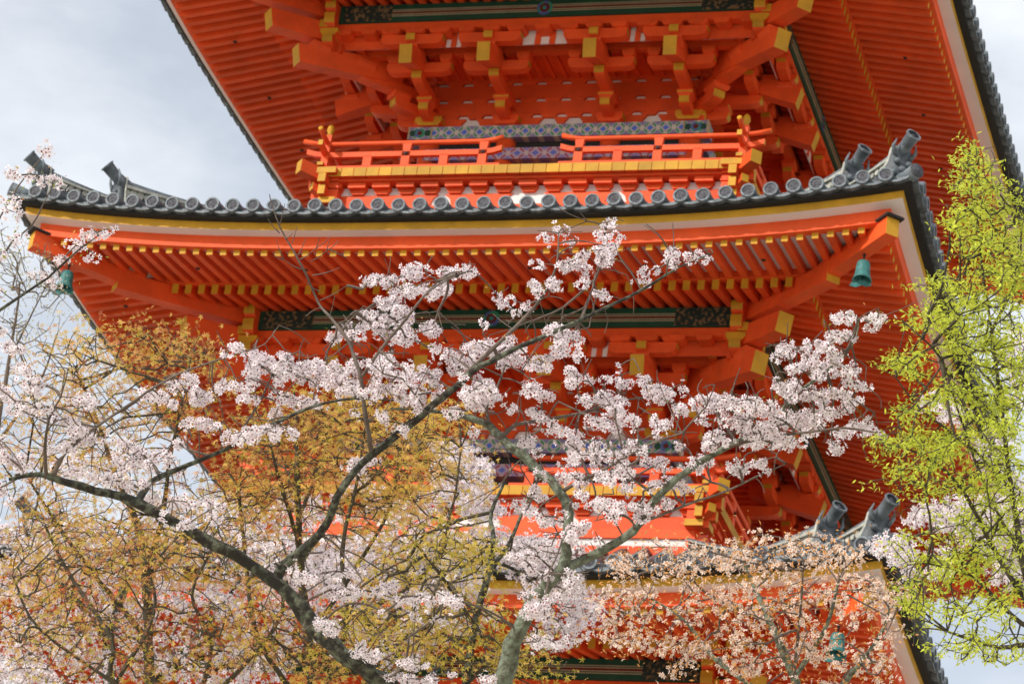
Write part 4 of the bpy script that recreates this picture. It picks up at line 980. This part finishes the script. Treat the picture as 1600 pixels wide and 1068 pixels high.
def crown4(o, A, dirs, cnt, rng):
    i = Inst(); puffs(A, rng, 5, 9, .055, .019, i, 'petal_peach', 'stamen_red', .9); i.obj('blossoms', o)
    j = Inst(); leaves(A, rng, 6, 11, .065, .036, j, {'leaf_copper': .75, 'leaf_orange': .25}, 'narrow'); j.obj('young_leaves', o)
make_tree('cherry_tree', 'peach pink cherry with copper young leaves below the lowest roof corner', 'cherry tree', 1, 22.5, L4, A4, ['bark_pale', 'twig'], 'cherry trees in front of the pagoda', crown=crown4, dw=.38, seed=4)

# ---- lime green maple at the right
leaf_tree('maple_tree', 'lime green maple filling the right edge, its fine twigs hanging before the roof', 'maple tree', 19.0,
 [[(1690,1160,12),(1640,1000,9),(1600,880,6),(1580,760,4,.2),(1565,640,3,.2),(1550,520,2.2,.2),(1535,420,1.7,.2),(1525,330,1.6,.2),(1512,240,.8,.2)],
  [(1600,880,3.4),(1540,760,2.4,.4),(1500,650,1.8,.3),(1470,560,1.8,-.3),(1410,500,1,-.3)],[(1640,1000,5),(1560,870,3.6,.1),(1500,760,2.6,.1),(1440,710,1.8,.1),(1370,690,1,.1)],[(1640,1000,5),(1580,960,3.4,-.2),(1520,900,2.4,-.2),(1450,880,1.4,-.2)],[(1640,1000,5),(1560,1010,3.2,.2),(1480,985,1.8,.2)],[(1575,760,3,.2),(1520,700,2.2,.3),(1440,640,1.6,.3),(1400,590,1,.3)],[(1548,520,2.4,.2),(1590,430,1.8,0),(1596,350,1.2,0)]],
 [(1518,240,12,22,14),(1515,300,22,35,36),(1500,360,30,35,38),(1550,250,22,15,10),(1560,330,40,45,50),(1540,420,60,50,100),(1480,455,40,30,32),(1520,510,80,45,120),(1435,500,25,25,12),(1570,590,40,100,90),(1480,590,60,45,60),(1415,560,25,12,12),(1405,580,22,14,12),(1430,640,45,14,20),(1450,690,60,25,45),(1380,700,25,22,16),(1500,720,70,40,70),(1440,750,50,30,44),(1540,790,60,50,70),(1560,880,50,60,60),(1500,860,60,35,50),(1440,900,40,30,26),(1410,920,30,25,14),(1500,940,70,30,48),(1560,1010,50,40,36),(1480,1010,60,14,16),(1430,960,20,25,10),(1400,830,20,20,8),(1590,400,25,90,70),(1580,620,30,90,60),(1540,660,50,50,40),(1590,780,20,60,30)],
 {'leaf_lime': .72, 'leaf_lime_dark': .28}, ['twig_dark', 'twig_dark'], 'young maples below the pagoda', (11, 18), .050, .036, 15, .8, 'narrow', tip=.0020, dw=.44, base=1)

# ---- softer cherries farther back
def bg_cherry(label, t0, limbs, E_, seed, pm='petal_soft', n=(8, 13), rad=.065, fs=.026):
    rng = np.random.default_rng(seed); A = ell(E_, t0, rng, 1.0)
    def cr_(o, A, dirs, cnt, rng):
        i = Inst(); puffs(A, rng, n[0], n[1], rad, fs, i, pm); i.obj('blossoms', o)
    return make_tree('cherry_tree', label, 'cherry tree', 1, t0, limbs, A, ['bark', 'twig'], 'cherry trees growing close to the pagoda', crown=cr_, dw=.42, seed=seed)
bg_cherry('pale pink cherry in full bloom behind the golden maple, close under the pagoda', 31.5,
 [[(560,1130,12),(600,1000,9),(640,900,7),(690,820,4.5),(720,740,2.5)],[(600,1000,6),(520,920,4),(450,870,2.4)],[(640,900,4),(780,880,3),(860,940,2)]],
 [(720,745,45,45,110),(700,700,25,15,22),(755,790,30,20,30),(660,800,50,30,40),(640,860,70,40,70),(560,890,60,50,60),(480,930,70,60,70),(600,990,100,50,90),(830,880,50,40,50),(890,950,50,30,55),(870,990,50,20,22),(700,880,60,40,40),(760,850,40,30,30),(550,790,60,50,30),(700,960,80,40,40),(520,870,140,25,110),(700,850,120,25,80),(860,860,50,20,30),(420,800,90,35,60),(640,920,120,20,60)], 31)
bg_cherry('pale pink cherry massed behind bare twigs in the lower left', 30.5,
 [[(180,1130,12),(170,1000,9),(200,900,6),(230,830,3)],[(170,1000,6),(90,900,4),(40,830,2)],[(180,1130,6),(320,980,4),(380,900,2.4)]],
 [(90,850,90,40,60),(230,870,90,50,60),(100,940,110,60,90),(270,970,110,60,90),(130,1030,130,45,70),(330,1040,110,40,50),(380,920,60,50,50),(410,1010,60,50,45),(120,730,90,30,40),(250,800,70,25,40),(80,835,100,22,80),(300,850,120,22,90),(420,860,60,25,40),(40,900,50,50,50),(60,1010,70,50,50),(15,1045,50,30,60)], 32)
bg_cherry('soft pink cherry seen through the lime green maple beside the lowest roof', 27.0,
 [[(1640,1130,10),(1620,980,8),(1570,880,5),(1500,820,3),(1420,840,1.5)],[(1620,980,5),(1590,800,3.4),(1540,680,2)],[(1570,880,3),(1470,780,1.8)]],
 [(1400,852,35,10,26),(1415,870,20,10,12),(1440,800,30,12,16),(1490,800,40,20,34),(1540,820,60,40,80),(1470,880,20,20,12),(1580,780,30,40,34),(1575,880,30,40,36),(1470,630,35,16,16),(1500,650,20,14,8),(1590,560,20,60,24),(1555,700,30,30,16),(1420,890,18,10,6)], 33)
# ---- pale olive tree, far left
leaf_tree('olive_leaved_tree', 'thin pale olive tree standing against the sky at the left edge', 'tree', 29.0,
 [[(-60,1130,9),(-40,900,7),(-10,700,5),(15,560,3),(30,460,1.6)],[(-10,700,3),(60,600,2),(90,520,1.2)],[(15,560,2),(70,450,1)]],
 [(35,440,50,50,60),(70,470,30,40,20),(30,520,50,30,34),(60,400,30,25,12),(20,600,50,40,30),(5,380,20,30,12)],
 {'leaf_pale': .8, 'leaf_olive': .2}, ['twig', 'twig'], 'trees at the left', (4, 8), .09, .030, 16, shape='narrow', tip=.0022)
